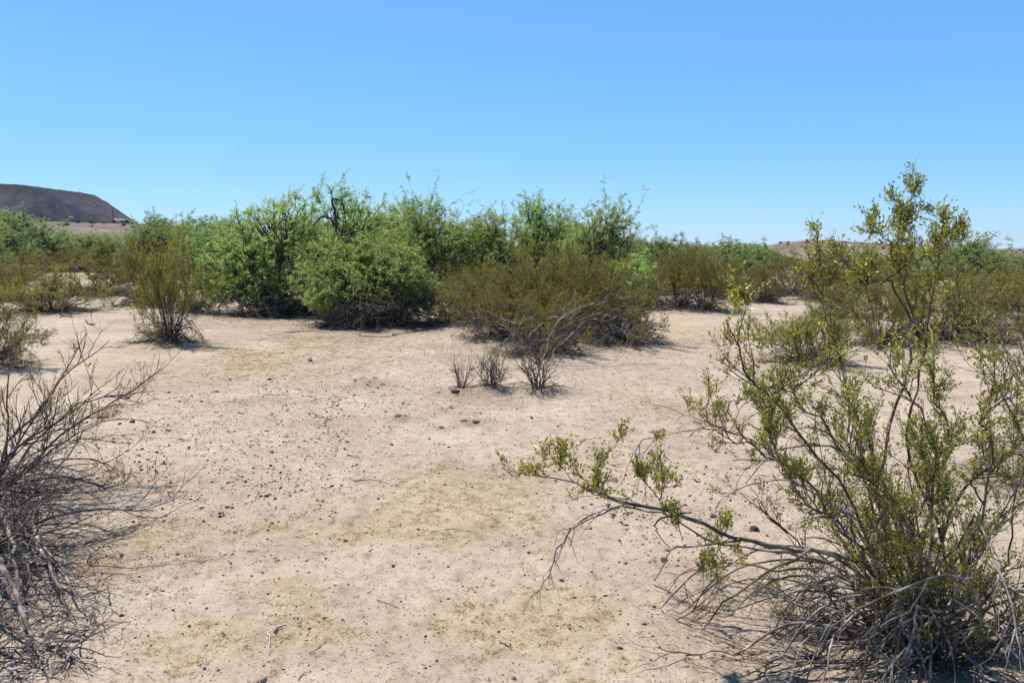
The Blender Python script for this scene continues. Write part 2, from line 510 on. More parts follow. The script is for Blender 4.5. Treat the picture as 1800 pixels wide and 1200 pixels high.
    return sk + [('trunk', BR.mesh('mesquite_trunk', True), M['mesquite_bark']), ('twigs', TW.mesh('mesquite_twigs', True), M['mesquite_bark']),
            ('crown', LF.mesh('mesquite_crown'), M['mesquite_leaf_far'] if far else M['mesquite_leaf'])]


# ------------------------------------------------------------------ the mesquites of the middle distance
def lobe(base, px, py, rx_px, rz_px, dy=0.0, ry=None, w=1.0):
    """crown lobe seen around pixel px, py, dy metres behind the base"""
    Y = base[1] + dy
    c = pix(px, py, Y) - base
    rx, rz = 1.13 * rx_px / F * Y, 1.13 * rz_px / F * Y
    return (c[0], c[1], c[2], rx, ry if ry else rx * .9, rz, w)


def near_mesquite(seed, bpx, bpy, lobes, label, **kw):
    b = ground(bpx, bpy)
    Ls = [lobe(b, *l) for l in lobes]
    if 'extra' in kw: kw['extra'] = [[pix(x, y, b[1] + d) - b for x, y, d in e] for e in kw['extra']]
    kw.setdefault('dead', 120); kw['per'] = kw.get('per', 9) + 2; kw['n'] = int(kw['n'] * 1.15)
    parts = mesquite_meshes(seed, Ls, **kw)
    return plant('mesquite_tree', parts, b, 0, (1, 1, 1), label, 'tree', 'mesquite trees in the middle clump')


near_mesquite(101, 520, 553,
              [(520, 430, 120, 75, .2, 1.6, 3), (425, 468, 72, 62, .0, 1.1, 1.8), (575, 372, 88, 56, .5, 1.2, .75), (470, 392, 66, 46, .3, 1.0, .5), (400, 500, 42, 34, -.2, .6, .5), (645, 395, 64, 50, .8, 1.0, .5), (480, 500, 70, 36, -.6, .7, .7)],
              'broad green mesquite with dark curved limbs in its crown, largest of the middle clump', n=4200, per=9, shoots=34, k1=9, k2=75, k3=520, thick=1.25, shoot_len=.45, extra=[[(590, 500, -.4), (578, 450, -.6), (590, 425, -.7), (606, 413, -.8), (628, 407, -.9), (650, 415, -.9)], [(588, 430, -.7), (592, 400, -.7), (588, 372, -.7), (584, 352, -.7), (592, 349, -.7), (602, 356, -.7), (606, 378, -.7)], [(588, 395, -.7), (578, 383, -.7), (564, 382, -.8), (550, 396, -.9)], [(520, 480, -.8), (498, 440, -.9), (470, 415, -.9), (452, 385, -.9)]])
near_mesquite(102, 655, 572,
              [(640, 480, 92, 50, -.2, 1.2, 2.4), (700, 490, 58, 52, -.1, .9, 1.2), (590, 500, 48, 34, -.5, .7, .8), (670, 450, 70, 34, .2, .9, .9), (570, 525, 36, 24, -.6, .6, .5), (745, 515, 52, 34, .3, .8, .8), (600, 445, 62, 34, .2, .8, .8), (560, 490, 42, 40, .0, .7, .6)],
              'low rounded light green mesquite in front of and below the broadest mesquite', n=3200, per=9, shoots=12, k1=7, k2=60, k3=420, thick=.9, shoot_len=.3)
near_mesquite(103, 760, 528,
              [(755, 430, 85, 62, .3, 1.6, 2.2), (740, 385, 55, 40, .6, 1.1, .9), (805, 455, 50, 55, .0, 1.1, 1), (700, 420, 40, 50, .6, 1, .5), (800, 505, 40, 22, -.5, .8, .4)],
              'feathery mesquite with upright shoots, just right of the broadest mesquite', n=3200, per=8, shoots=46, k2=60, k3=400, thick=1.1, shoot_len=.85)
near_mesquite(104, 880, 528,
              [(875, 430, 78, 50, .4, 1.4, 1.8), (870, 398, 52, 26, .4, 1, .7), (900, 480, 70, 38, -.2, 1.0, 1.0), (830, 470, 45, 45, .2, 1, .8)],
              'shaded mesquite behind the left half of the olive creosote thicket', n=2700, per=8, shoots=20, k2=50, k3=300, shoot_len=.8)
near_mesquite(105, 965, 524,
              [(955, 405, 62, 42, .3, 1.3, 1.2), (940, 368, 34, 22, .3, .8, .35), (985, 440, 60, 45, 0, 1.2, 1.1)],
              'tall thin-crowned mesquite with open forked limbs above the creosote thicket', n=1900, per=9, shoots=16, k2=40, k3=220, thick=1.0, shoot_len=.7)
near_mesquite(106, 1050, 534,
              [(1050, 408, 66, 40, .2, 1.4, 1.1), (1082, 382, 42, 26, .3, .9, .4), (1025, 440, 48, 38, .1, 1.1, .9), (1090, 450, 42, 35, -.1, .9, .7)],
              'open-crowned mesquite with black limbs against the sky at the right end of the middle clump', n=1900, per=9, shoots=14, k2=42, k3=260, thick=1.05, shoot_len=.7)
near_mesquite(107, 1110, 543,
              [(1115, 485, 40, 36, -.2, .9, 1.1), (1135, 510, 28, 22, -.3, .5, .5), (1085, 500, 36, 28, -.2, .7, .5)],
              'small bright green mesquite drooping to the sand at the right edge of the thicket', n=1100, per=9, shoots=10, k1=5, k2=30, k3=170, thick=.7, shoot_len=.3)

# ------------------------------------------------------------------ generic kinds for the rest
MQ = []
for s, lob in ((201, [(0, 0, 1.5, 1.7, 1.6, 1.0, 2), (-.9, .2, 1.1, 1.1, 1, .8, 1), (.9, -.2, 1.0, 1.1, 1, .8, 1), (.3, 0, 2.1, .9, .9, .6, .6)]),
               (202, [(0, 0, 1.6, 1.3, 1.4, 1.1, 2), (.7, .3, 1.9, .9, .9, .7, .9), (-.7, -.2, .9, 1.2, 1, .7, 1)]),
               (203, [(0, 0, 1.2, 2.0, 1.6, .9, 2), (-.7, 0, 1.8, .9, .9, .6, .7), (1.0, .1, 1.5, 1.0, 1, .7, .8)])):
    MQ.append(mesquite_meshes(s, lob, n=2300, per=8, leaf=.085, wleaf=.020, shoots=30, k2=50, k3=260, shoot_len=.7, far=True, dead=22))
CR = [creosote_meshes(301, 1.7, .85, 30, leafy=.85, dead=40), creosote_meshes(302, 1.6, 1.02, 30, leafy=.8, dead=54), creosote_meshes(303, 1.8, .68, 32, dead=40),
      creosote_meshes(304, 1.5, 1.1, 26, leafy=.7, dead=64)]
CRS = [creosote_meshes(311, .95, .40, 20, leaf=.018, wleaf=.008, leafy=.10, dead=8, n1=4, n2=2, n3=2, nl=2, thick=1.35),
       creosote_meshes(312, .9, .55, 26, leaf=.018, wleaf=.008, leafy=.25, dead=10, n1=5, n2=2, n3=2, nl=3, thick=1.35)]


def size_of(parts):
    me = [m for nm, m, mt in parts if nm in ('foliage', 'crown')][0]
    v = np.empty(len(me.vertices) * 3, np.float32); me.vertices.foreach_get('co', v); v = v.reshape(-1, 3)
    r = np.hypot(v[:, 0], v[:, 1])
    return float(np.quantile(r, .93)), float(np.quantile(v[:, 2], .995))


MQ_SIZE = [size_of(p) for p in MQ]      # half width, height of each kind
CR_SIZE = [size_of(p) for p in CR]


def put(kinds, sizes, i, px, py, top, halfw, label, group, cat, name, Y=None, rz=None):
    """one plant with its foot at px, py, its top at pixel row top and halfw pixels to each side"""
    b = ground(px, py) if Y is None else np.array([pix(px, py, Y)[0], Y, 0])
    if Y is not None: b[2] = float(H(b[0], b[1]))
    if cat == 'bush' and name == 'creosote_bush' and halfw > 30:
        DENTS.append((b[0], b[1], 1.0 * halfw / F * b[1], .075)); b[2] += .06; halfw *= 1.22
    hgt = pix(px, top, b[1])[2] - b[2]
    w = halfw / F * b[1]
    sw = w / sizes[i][0]; sh = hgt / sizes[i][1]
    rz = float(rng.random() * 2 * PI) if rz is None else rz
    return plant(name, kinds[i], (b[0], b[1], b[2] - .02), rz, (sw, sw, sh), label, cat, group)


def creo(i, px, py, top, halfw, label, group=None, **k):
    return put(CR, CR_SIZE, i, px, py, top, halfw, label, group, 'bush', 'creosote_bush', **k)


def mesq(i, px, py, top, halfw, label, group=None, **k):
    return put(MQ, MQ_SIZE, i, px, py, top, halfw, label, group, 'tree', 'mesquite_tree', **k)


# the olive thicket before the middle clump
GT = 'creosote bushes in the olive thicket at the centre'
creo(1, 885, 602, 440, 88, 'olive creosote bush at the left front of the central thicket, bare twigs sweeping left', GT)
creo(0, 960, 588, 428, 80, 'tall olive creosote bush in the middle of the central thicket', GT)
FRONT = creo(3, 955, 628, 500, 78, 'low olive creosote bush with pale dead branches at the front of the central thicket', GT, rz=0.0)
creo(2, 1030, 600, 432, 70, 'olive creosote bush right of the middle of the central thicket', GT)
creo(3, 1095, 608, 470, 78, 'sparse creosote bush with grey dead skirt at the right end of the central thicket', GT)
creo(1, 840, 545, 470, 60, 'shaded creosote bush between the low rounded mesquite and the central thicket', GT)
creo(0, 1065, 568, 445, 62, 'creosote bush at the back right of the central thicket', GT)

creo(0, 800, 566, 470, 55, 'creosote bush against the right edge of the low rounded mesquite', GT)
creo(2, 835, 575, 455, 48, 'creosote bush at the left rear corner of the central thicket', GT)
creo(1, 1005, 575, 440, 66, 'creosote bush deep inside the central thicket', GT)
creo(3, 920, 570, 450, 66, 'creosote bush behind the left front of the central thicket', GT)
GS = 'small nearly bare creosote bushes before the thicket'
def small(i, px, py, top, halfw, label):
    put(CRS, [size_of(p) for p in CRS], i, px, py, top, halfw, label, GS, 'bush', 'creosote_bush')
small(0, 811, 684, 606, 24, 'smallest nearly bare creosote bush, leftmost of the little row before the thicket')
small(1, 862, 689, 598, 40, 'small twiggy creosote bush with a few leaves, middle of the little row before the thicket')
small(0, 946, 692, 592, 44, 'small bare dark-stemmed creosote bush, rightmost of the little row before the thicket')

def thicket_limbs():
    g = np.random.default_rng(444); DD = Build(); b = ground(945, 640)
    def limb(pts, r0, r1):
        P = catmull(np.array([pix(x, y, b[1] + d) for x, y, d in pts]) - b, 12); P[1:-1] += g.normal(0, .012, (11, 3)); P = P[None]; R = np.linspace(r0, r1, 13)[None]
        DD.tubes(P, R, 5)
        Pk, Dk, Rk = kids(g, P, R, 9, .3, 1, .3, .8); b1, r1_ = grow(g, Pk, Dk, .15 + .3 * g.random(len(Pk)), 5, .14, -.2, np.minimum(Rk * .7, .006), .002); DD.tubes(b1, r1_, 4)
        Pk, Dk, Rk = kids(g, b1, r1_, 3, .3, 1, .3, .9); b2, r2 = grow(g, Pk, Dk, .06 + .15 * g.random(len(Pk)), 3, .16, -.2, .0025, .0015); DD.tubes(b2, r2, 3)
    for pts in ([(945, 640, 0), (965, 590, 0), (1010, 565, .1), (1060, 548, .2), (1120, 545, .3)], [(945, 640, 0), (930, 590, 0), (990, 545, 0), (1030, 520, .1)], [(950, 640, 0), (925, 600, -.1), (880, 575, -.2), (830, 560, -.2), (790, 548, -.2)],
                [(955, 640, 0), (990, 600, .2), (1040, 560, .3), (1080, 575, .4), (1130, 600, .3)], [(945, 640, 0), (900, 600, -.2), (905, 570, -.3), (850, 545, -.2), (800, 500, -.1)], [(950, 640, 0), (920, 605, -.3), (900, 590, -.4), (870, 618, -.5), (850, 640, -.5)], [(950, 640, -.1), (985, 560, -.2), (1060, 530, -.1), (1110, 520, 0)]):
        limb(pts, .0105, .004)
    o = link('dead_branches', DD.mesh('thicket_dead_branches', True), M['dead_bark'], FRONT); o.matrix_parent_inverse.identity()
    # the limbs were laid out in metres round the foot: undo the bush's own size
    o.scale = [1 / q for q in FRONT.scale]; o.rotation_euler = (0, 0, -FRONT.rotation_euler.z)
    dx = b - np.array(FRONT.location); a = -FRONT.rotation_euler.z
    o.location = ((dx[0] * math.cos(a) - dx[1] * math.sin(a)) / FRONT.scale[0], (dx[0] * math.sin(a) + dx[1] * math.cos(a)) / FRONT.scale[1], dx[2] / FRONT.scale[2])


thicket_limbs()

# left side
creo(2, 300, 606, 400, 57, 'tall narrow creosote bush with a rounded skirt of dead twigs, left of the broadest mesquite')
creo(1, 90, 552, 465, 92, 'olive creosote bush with bare spreading stems and dead wood at its foot, on the left')
creo(3, 170, 520, 445, 80, 'olive-brown creosote bush with dark dead branches behind, left of the tall narrow creosote')
creo(0, 250, 540, 420, 50, 'creosote bush directly behind the tall narrow creosote bush')
creo(0, 340, 552, 435, 48, 'thin creosote bush against the left edge of the broadest mesquite')
creo(0, -18, 648, 505, 85, 'olive creosote bush cut by the left edge, behind the bare foreground bush')
creo(1, 40, 495, 440, 60, 'creosote bush below the mesquite at the far left')
creo(3, 120, 480, 430, 50, 'brown-olive creosote bush in front of the small mesquites at left')
creo(1, -60, 560, 470, 70, 'creosote bush at the left edge beyond the sand gap')
GL = 'mesquite trees at the left behind the creosotes'
mesq(0, 38, 478, 366, 78, 'dense mesquite tree in front of the dark hill at far left', GL)
mesq(1, 160, 470, 410, 46, 'low mesquite below the utility pole and trailer', GL)
mesq(0, 290, 478, 374, 58, 'mesquite tree just right of the trailer', GL)
mesq(2, 215, 480, 416, 44, 'mesquite tree between the low mesquite and the one right of the trailer', GL)
mesq(1, 122, 463, 407, 50, 'low mesquite at the edge of the pale rise, left of the utility pole', GL)
mesq(2, 188, 465, 409, 48, 'low mesquite at the edge of the pale rise, under the mobile home', GL)
mesq(0, 246, 468, 401, 40, 'mesquite hiding the right end of the ground by the mobile home', GL)
mesq(1, 355, 485, 378, 66, 'mesquite tree behind the left edge of the broadest mesquite', GL)
mesq(2, -60, 480, 385, 80, 'mesquite tree cut by the left edge below the dark hill', GL)
mesq(1, 420, 492, 382, 60, 'mesquite tree standing behind the upper left of the broadest mesquite', GL)

# right of the clump
GR = 'creosote bushes right of the clump'
creo(2, 1195, 547, 424, 56, 'brown-olive creosote bush with dark splayed stems, left one of the pair right of the clump', GR)
creo(2, 1240, 549, 432, 50, 'brown-olive creosote bush, right one of the pair right of the clump', GR)
creo(1, 1270, 524, 450, 46, 'creosote bush with dead skirt behind the pair right of the clump', GR)
creo(3, 1312, 528, 460, 46, 'sparse creosote bush at the foot of the mesquite under the little cloud', GR)
creo(1, 1150, 520, 440, 40, 'creosote bush between the clump and the pair to its right', GR)
mesq(0, 1290, 512, 418, 72, 'green mesquite with thin shoots left of the low brown hill')
mesq(1, 1205, 505, 425, 64, 'mesquite behind the pair of creosotes right of the clump')
creo(1, 1425, 642, 500, 86, 'creosote bush on open sand seen through the left side of the foreground bush')
creo(3, 1650, 606, 470, 100, 'spreading creosote bush behind the foreground bush, grey stems fanning out')
creo(0, 1548, 612, 470, 64, 'creosote bush directly behind the tall stem of the foreground bush')
creo(0, 1390, 522, 440, 66, 'olive creosote bush below the left end of the low brown hill')
creo(2, 1448, 530, 444, 62, 'olive creosote bush behind the topmost left twigs of the foreground bush')
creo(1, 1345, 535, 455, 38, 'thin creosote bush beside the mesquite under the little cloud')
creo(2, 1585, 548, 462, 62, 'creosote bush partly behind the tall foreground stem, short of the mesquites')
creo(3, 1722, 602, 500, 66, 'low creosote bush on the sand right of the spreading one')
creo(1, 1480, 560, 470, 56, 'creosote bush on the sand between the leftmost and tallest foreground stems')
creo(2, 20, 532, 462, 66, 'creosote bush at the far left in front of the dense mesquite')
creo(1, 1500, 520, 445, 60, 'olive creosote bush beyond the sand, left of the tall foreground stem')
creo(3, 1740, 545, 455, 80, 'dark olive creosote bush at right below the shrub-crowned skyline mesquite')
creo(0, 1820, 590, 440, 90, 'creosote bush cut by the right edge behind the bright twigs')
mesq(0, 1700, 512, 418, 78, 'dark feathery mesquite rising above the skyline right of the tall foreground stem')
mesq(2, 1490, 492, 432, 62, 'mesquite before the low brown hill, left of the tall foreground stem')
mesq(1, 1620, 505, 432, 60, 'mesquite hidden partly by the tall foreground stem')
mesq(2, 1790, 512, 452, 70, 'grey-green mesquite at the right edge')

# thicket of the far plain
g2 = np.random.default_rng(77)
GFM = 'mesquite trees of the far thicket'
GFC = 'creosote bushes of the far plain'
spots = []
tries = 0
while len(spots) < 235 and tries < 20000:
    tries += 1
    Y = 31 + 190 * g2.random() ** 1.7
    px = -150 + 2100 * g2.random()
    x = (px - 900) / F * Y
    if Y < 44 and not (330 < px < 1160): continue
    if Y < 50 and (1320 < px < 1420 or 110 < px < 240): continue
    if 1330 < px and Y > 150: continue
    if px < 380 and Y > 120: continue
    if any(abs(x - q[0]) < 2.3 and abs(Y - q[1]) < 2.3 for q in spots): continue
    spots.append((x, Y, px))
def skyline(px):
    return float(np.interp(px, [-200, 0, 90, 130, 240, 262, 330, 420, 700, 1100, 1180, 1330, 1380, 1480, 1600, 1700, 1800, 2000], [380, 385, 398, 406, 407, 393, 388, 388, 365, 395, 428, 430, 450, 452, 446, 440, 452, 450]))


for x, Y, px in spots:
    z = float(H(x, Y))
    zmax = pix(px, skyline(px) - 4 + 8 * g2.random(), Y)[2] - z
    if zmax < .7: continue
    if g2.random() < (.62 if px < 1330 else .5):
        i = int(g2.integers(3)); s = .85 + .4 * g2.random()
        h = s * (1.05 if px < 1150 else .85)
        h = min(h, zmax / MQ_SIZE[i][1])
        plant('mesquite_tree', MQ[i], (x, Y, z - .03), 6.28 * g2.random(), (s, s, h),
              'grey-green mesquite tree standing far back in the thicket beyond the sand', 'tree', GFM)
    else:
        i = int(g2.integers(4)); s = .9 + .4 * g2.random()
        plant('creosote_bush', CR[i], (x, Y, z - .03), 6.28 * g2.random(), (s, s, min(s, zmax / CR_SIZE[i][1])),
              'olive creosote bush far back on the plain among the mesquites', 'bush', GFC)

# dots of scrub on the low brown hill and the left rise
M['scrub'] = leaf_mat('scrub_leaf', [(0, (.06, .06, .03)), (1, (.13, .12, .06))], .7, .2, .1)
HS = mesquite_meshes(401, [(0, 0, .5, .9, .9, .5, 1)], n=260, per=4, leaf=.14, wleaf=.05, shoots=0, k1=4, k2=14, k3=50, far=True)
HS = [(a, b, M['scrub'] if a == 'crown' else c) for a, b, c in HS]
for k in range(150):
    if k < 90:
        px = 1335 + 500 * g2.random(); Y = 170 + 150 * g2.random()
        lab, grp = 'small dark shrub dotted on the low brown hill', 'shrubs on the low brown hill'
    else:
        px = -20 + 300 * g2.random(); Y = 230 + 170 * g2.random()
        lab, grp = 'small dark shrub dotted on the pale rise below the dark hill', 'shrubs on the pale rise at left'
    x = (px - 900) / F * Y
    s = (.28 if k < 90 else .4) + (.55 if k < 90 else .8) * g2.random() ** 1.5
    plant('desert_shrub', HS, (x, Y, float(H(x, Y)) - .05), 6.28 * g2.random(), (s, s, s * .9), lab, 'shrub', grp)

# ------------------------------------------------------------------ the big creosote of the right foreground
def hero_bush():
    g = np.random.default_rng(500)
    base = ground(1622, 1140)
    Y0 = base[1]
    BR, LF, DD = Build(), Build(), Build()

    def path(pts, S=16, jit=.011):
        P = np.array([pix(a, b, Y0 + c) for a, b, c in pts]) - base
        q = catmull(P, S); q[1:-1] += g.normal(0, jit, (S - 1, 3))
        return q[None]

    def stem(pts, r0, r1, S=16, k=7, jit=.010, build=BR):
        P = path(pts, S, jit); R = np.linspace(r0, r1, S + 1)[None]
        R = R * .65 * (1 + .12 * g.normal(size=R.shape)).clip(.75, 1.3)
        build.tubes(P, R, k)
        return P, R

    def dress(P, R, n1, l1, n2, l2, n3=3, l3=.05, nl=4, t1=.3, leafy=1.0):
        bush_twigs(g, BR, LF, P, R, .0136, .0072, n1=int(n1 * 1.35), l1=l1, n2=n2 + 1, l2=l2, n3=n3, l3=l3, nl=nl + 3, t1=t1, leafy=leafy, thick=.8)

    lean = [
        # tall stem and its forks
        ([(1625, 1135, 0), (1600, 1000, .05), (1545, 880, .1), (1562, 760, .1), (1592, 660, .1), (1618, 600, .1)], .013, .009, None),
        ([(1618, 600, .1), (1600, 540, .1), (1585, 490, .1), (1580, 440, .1), (1588, 390, .1), (1602, 350, .1)], .009, .003, (14, .095, 4, .05, .02)),
        ([(1650, 1130, .1), (1640, 980, .15), (1618, 860, .15), (1600, 760, .15), (1612, 680, .12), (1625, 610, .1), (1640, 520, .12), (1648, 455, .14), (1662, 385, .14)], .012, .003, (11, .085, 3, .05, .66)),
        ([(1588, 500, .1), (1568, 450, .06), (1545, 410, .03), (1522, 385, 0)], .005, .002, (6, .04, 2, .03, .4)),
        ([(1612, 590, .1), (1570, 498, .1), (1540, 497, .06), (1505, 480, .02), (1470, 455, 0)], .007, .0025, (9, .13, 4, .06, .3)),
        ([(1625, 560, .1), (1612, 470, .2), (1640, 440, .22), (1680, 425, .22), (1692, 412, .22)], .005, .002, (9, .09, 3, .05, .2)),
        # left leaning stems
        ([(1600, 1130, -.1), (1560, 1000, -.15), (1490, 880, -.2), (1410, 760, -.25), (1345, 690, -.3), (1300, 600, -.3), (1312, 545, -.3)], .011, .003, (13, .16, 4, .07, .25)),
        ([(1600, 1130, .1), (1520, 960, .2), (1420, 850, .3), (1330, 790, .35), (1270, 760, .38), (1235, 725, .4)], .011, .003, (14, .17, 4, .07, .3)),
        ([(1610, 1130, .2), (1560, 900, .3), (1510, 740, .35), (1470, 620, .35), (1448, 520, .35), (1440, 432, .35)], .011, .003, (14, .15, 4, .07, .35)),
        ([(1600, 1130, .0), (1530, 900, -.1), (1500, 820, -.1), (1440, 740, -.15), (1400, 690, -.15), (1392, 620, -.15)], .010, .003, (12, .16, 4, .07, .3)),
        ([(1590, 1130, -.2), (1500, 960, -.3), (1420, 880, -.35), (1360, 790, -.4), (1340, 730, -.4)], .010, .003, (12, .15, 4, .07, .3)),
        # upright and right leaning
        ([(1640, 1130, .1), (1660, 900, .2), (1665, 780, .2), (1640, 690, .2), (1655, 600, .2), (1690, 530, .2)], .012, .003, (13, .16, 4, .07, .3)),
        ([(1660, 1130, 0), (1700, 900, .1), (1740, 820, .1), (1790, 780, .1), (1850, 740, .1)], .012, .004, (11, .18, 4, .07, .3)),
        ([(1660, 1130, -.2), (1720, 950, -.3), (1745, 830, -.3), (1735, 740, -.3), (1745, 680, -.3)], .011, .003, (10, .14, 3, .06, .3)),
        ([(1640, 1130, -.2), (1650, 950, -.35), (1640, 820, -.4), (1620, 730, -.4), (1560, 640, -.4)], .010, .003, (12, .16, 4, .07, .3)),
        ([(1600, 1130, -.2), (1570, 960, -.35), (1545, 860, -.4), (1500, 790, -.4), (1490, 700, -.4)], .010, .003, (12, .15, 4, .07, .3)),
    ]
    for pts, r0, r1, dr in lean:
        if pts[0][1] > 1120:
            k = g.uniform(-70, 70); e = g.uniform(-.12, .12)
            pts = [(pts[0][0] + k, pts[0][1], pts[0][2] + e), (pts[1][0] + k * .55, pts[1][1], pts[1][2] + e * .5)] + list(pts[2:])
        P, R = stem(pts, r0, r1)
        if dr: dress(P, R, dr[0], dr[1], dr[2], dr[3], t1=max(.03, dr[4] - (.12 if pts[0][1] > 1120 else 0)))
    # fill: upright stems fanning out of the crown of the root
    n = 26
    a = g.random(n) * 2 * PI; tl = .80 * np.sqrt(g.random(n))
    D = np.stack([np.cos(a) * np.sin(tl), np.sin(a) * np.sin(tl), np.cos(tl)], 1)
    P0 = np.stack([np.cos(a) * .27 * g.random(n), np.sin(a) * .27 * g.random(n), np.full(n, -.02)], 1)
    b, r = grow(g, P0, D, .48 + .58 * g.random(n), 15, .11, .25, .0050 * (.6 + .8 * g.random(n)), .0018)
    BR.tubes(b, r, 6)
    bush_twigs(g, BR, LF, b, r, .0136, .0072, n1=9, l1=.17, n2=4, l2=.08, n3=3, l3=.05, nl=6, t1=.22, leafy=.75, thick=.75)
    # the long branch that reaches out to the left over the sand
    P, R = stem([(1610, 1110, 0), (1545, 1010, -.02), (1480, 975, -.05), (1395, 965, -.1), (1330, 952, -.12), (1270, 936, -.14), (1190, 902, -.15), (1110, 884, -.16), (1050, 868, -.16)], .016, .008, 22, 8, .004, DD)
    P, R = stem([(1460, 990, -.02), (1380, 972, -.05), (1300, 960, -.06), (1240, 948, -.1), (1170, 905, -.12), (1100, 889, -.14)], .009, .005, 16, 6, .004, DD)
    P, R = stem([(1100, 884, -.16), (1040, 862, -.17), (1005, 846, -.18), (965, 838, -.18), (925, 833, -.2), (880, 822, -.22)], .0065, .002, 14, 6, .003)
    dress(P, R, 6, .04, 2, .03, 2, .03, 2, t1=.6)
    for pts in ([(1062, 872, -.16), (1020, 838, -.16), (995, 812, -.16), (985, 782, -.16)], [(1010, 848, -.18), (985, 820, -.2), (972, 800, -.2)], [(1040, 862, -.17), (1055, 815, -.1), (1078, 790, -.08), (1088, 772, -.08)],
                [(1100, 884, -.16), (1055, 860, -.2), (1045, 835, -.2), (1030, 812, -.2)], [(1165, 892, -.15), (1160, 850, -.12), (1152, 815, -.1), (1153, 778, -.1)], [(1160, 880, -.15), (1166, 845, -.2), (1160, 805, -.2)],
                [(1160, 880, -.14), (1130, 845, -.05), (1115, 825, -.05), (1118, 800, -.05)], [(1150, 895, -.15), (1110, 880, -.2), (1060, 870, -.24), (1020, 872, -.26)],
                [(1290, 940, -.14), (1262, 965, -.16), (1258, 985, -.16)], [(1200, 950, -.2), (1190, 930, -.2), (1180, 915, -.18)], [(1270, 975, -.1), (1262, 950, -.1), (1272, 922, -.1)], [(1330, 955, -.12), (1300, 990, -.2), (1240, 1000, -.2)]):
        P, R = stem(pts, .0035, .0015, 8, 5, .003)
        dress(P, R, 6, .05, 2, .032, 2, .03, 2, t1=.2)
    # its drooping bare ends
    for pts in ([(1100, 886, -.16), (1050, 905, -.18), (1005, 930, -.2), (980, 965, -.22), (970, 1000, -.24), (952, 1030, -.24), (944, 1052, -.24)],
                [(1130, 890, -.15), (1085, 892, -.2), (1040, 905, -.22), (1000, 932, -.22)]):
        P, R = stem(pts, .005, .0018, 14, 5, .004, DD)
        Pk, Dk, _ = kids(g, P, R, 12, .3, 1, .4, 1.0)
        b, r = grow(g, Pk, Dk, .05 + .09 * g.random(len(Pk)), 4, .2, -1.0, .0016, .0008); DD.tubes(b, r, 3)
    for pts in ([(1300, 950, -.12), (1215, 960, -.15), (1180, 965, -.18), (1165, 990, -.2), (1150, 1020, -.22)], [(1215, 900, -.15), (1160, 912, -.18), (1155, 935, -.2), (1178, 962, -.2)]):
        P, R = stem(pts, .0065, .0025, 10, 6, .004, DD)
    # arching bare grey branches, most of them to the left and the front
    for k in range(64):
        az = PI * (.62 + .85 * g.random()) if k < 44 else 2 * PI * g.random()
        L = .45 + .90 * g.random()
        el = .55 + .80 * g.random()
        D = np.array([[math.cos(az) * math.cos(el), math.sin(az) * math.cos(el), math.sin(el)]])
        P0 = np.array([[math.cos(az) * .22 * g.random(), math.sin(az) * .22 * g.random(), .03 + .14 * g.random()]])
        b, r = grow(g, P0, D, L * 1.15, 16, .10, -2.5 - 1.1 * g.random(), .0058 * (.6 + .8 * g.random()), .0024, 0.0)
        DD.tubes(b, r, 6)
        Pk, Dk, Rk = kids(g, b, r, 5, .3, 1, .3, .8)
        b1, r1 = grow(g, Pk, Dk, .10 + .22 * g.random(len(Pk)), 6, .13, -1.1, np.minimum(Rk * .7, .004), .0013, 0.0); DD.tubes(b1, r1, 4)
        Pk, Dk, Rk = kids(g, b1, r1, 2, .2, 1, .3, .9)
        b2, r2 = grow(g, Pk, Dk, .04 + .10 * g.random(len(Pk)), 4, .17, -.5, .0016, .0008, 0.0); DD.tubes(b2, r2, 3)
    # thick pale dead limbs by the root
    for pts, r0, r1 in (([(1585, 1230, -.42), (1592, 1165, -.40), (1606, 1110, -.38), (1612, 1062, -.36)], .010, .007), ([(1612, 1066, -.36), (1650, 1072, -.36), (1690, 1062, -.34), (1745, 1078, -.3), (1830, 1120, -.25)], .008, .006),
                        ([(1500, 1190, -.35), (1545, 1165, -.3), (1590, 1152, -.25), (1640, 1150, -.2)], .008, .007), ([(1575, 1040, -.25), (1610, 1000, -.25), (1650, 985, -.2), (1690, 950, -.2)], .006, .004), ([(1720, 1010, -.2), (1735, 1050, -.2), (1760, 1075, -.2), (1775, 1110, -.2)], .007, .005),
                        ([(1640, 1185, -.1), (1700, 1160, -.1), (1760, 1130, -.1), (1840, 1080, -.1)], .012, .008), ([(1610, 1120, -.1), (1510, 1005, -.2), (1430, 965, -.25), (1395, 985, -.28), (1330, 1015, -.3), (1270, 1062, -.3), (1232, 1110, -.32)], .010, .004)):
        stem(pts, r0, r1, 12, 7, .005, DD)
    # short stubs and inner twigs near the foot
    n = 120
    a = g.random(n) * 2 * PI; el = .15 + 1.2 * g.random(n)
    D = np.stack([np.cos(a) * np.cos(el), np.sin(a) * np.cos(el), np.sin(el)], 1)
    P0 = np.stack([np.cos(a) * .22 * g.random(n), np.sin(a) * .22 * g.random(n), np.full(n, .0)], 1)
    b, r = grow(g, P0, D, .15 + .3 * g.random(n), 6, .15, -.2, .006 * (.5 + g.random(n)), .002, 0.0)
    BR.tubes(b, r, 5)
    root = empty('creosote_bush', base)
    tag(root, 'large creosote bush filling the right foreground, one long grey branch reaching left over the sand', 'bush')
    link('branches', BR.mesh('creosote_hero_branches', True), M['creosote_bark'], root)
    link('foliage', LF.mesh('creosote_hero_foliage'), M['creosote_leaf'], root)
    link('dead_branches', DD.mesh('creosote_hero_dead', True), M['dead_bark'], root)


hero_bush()


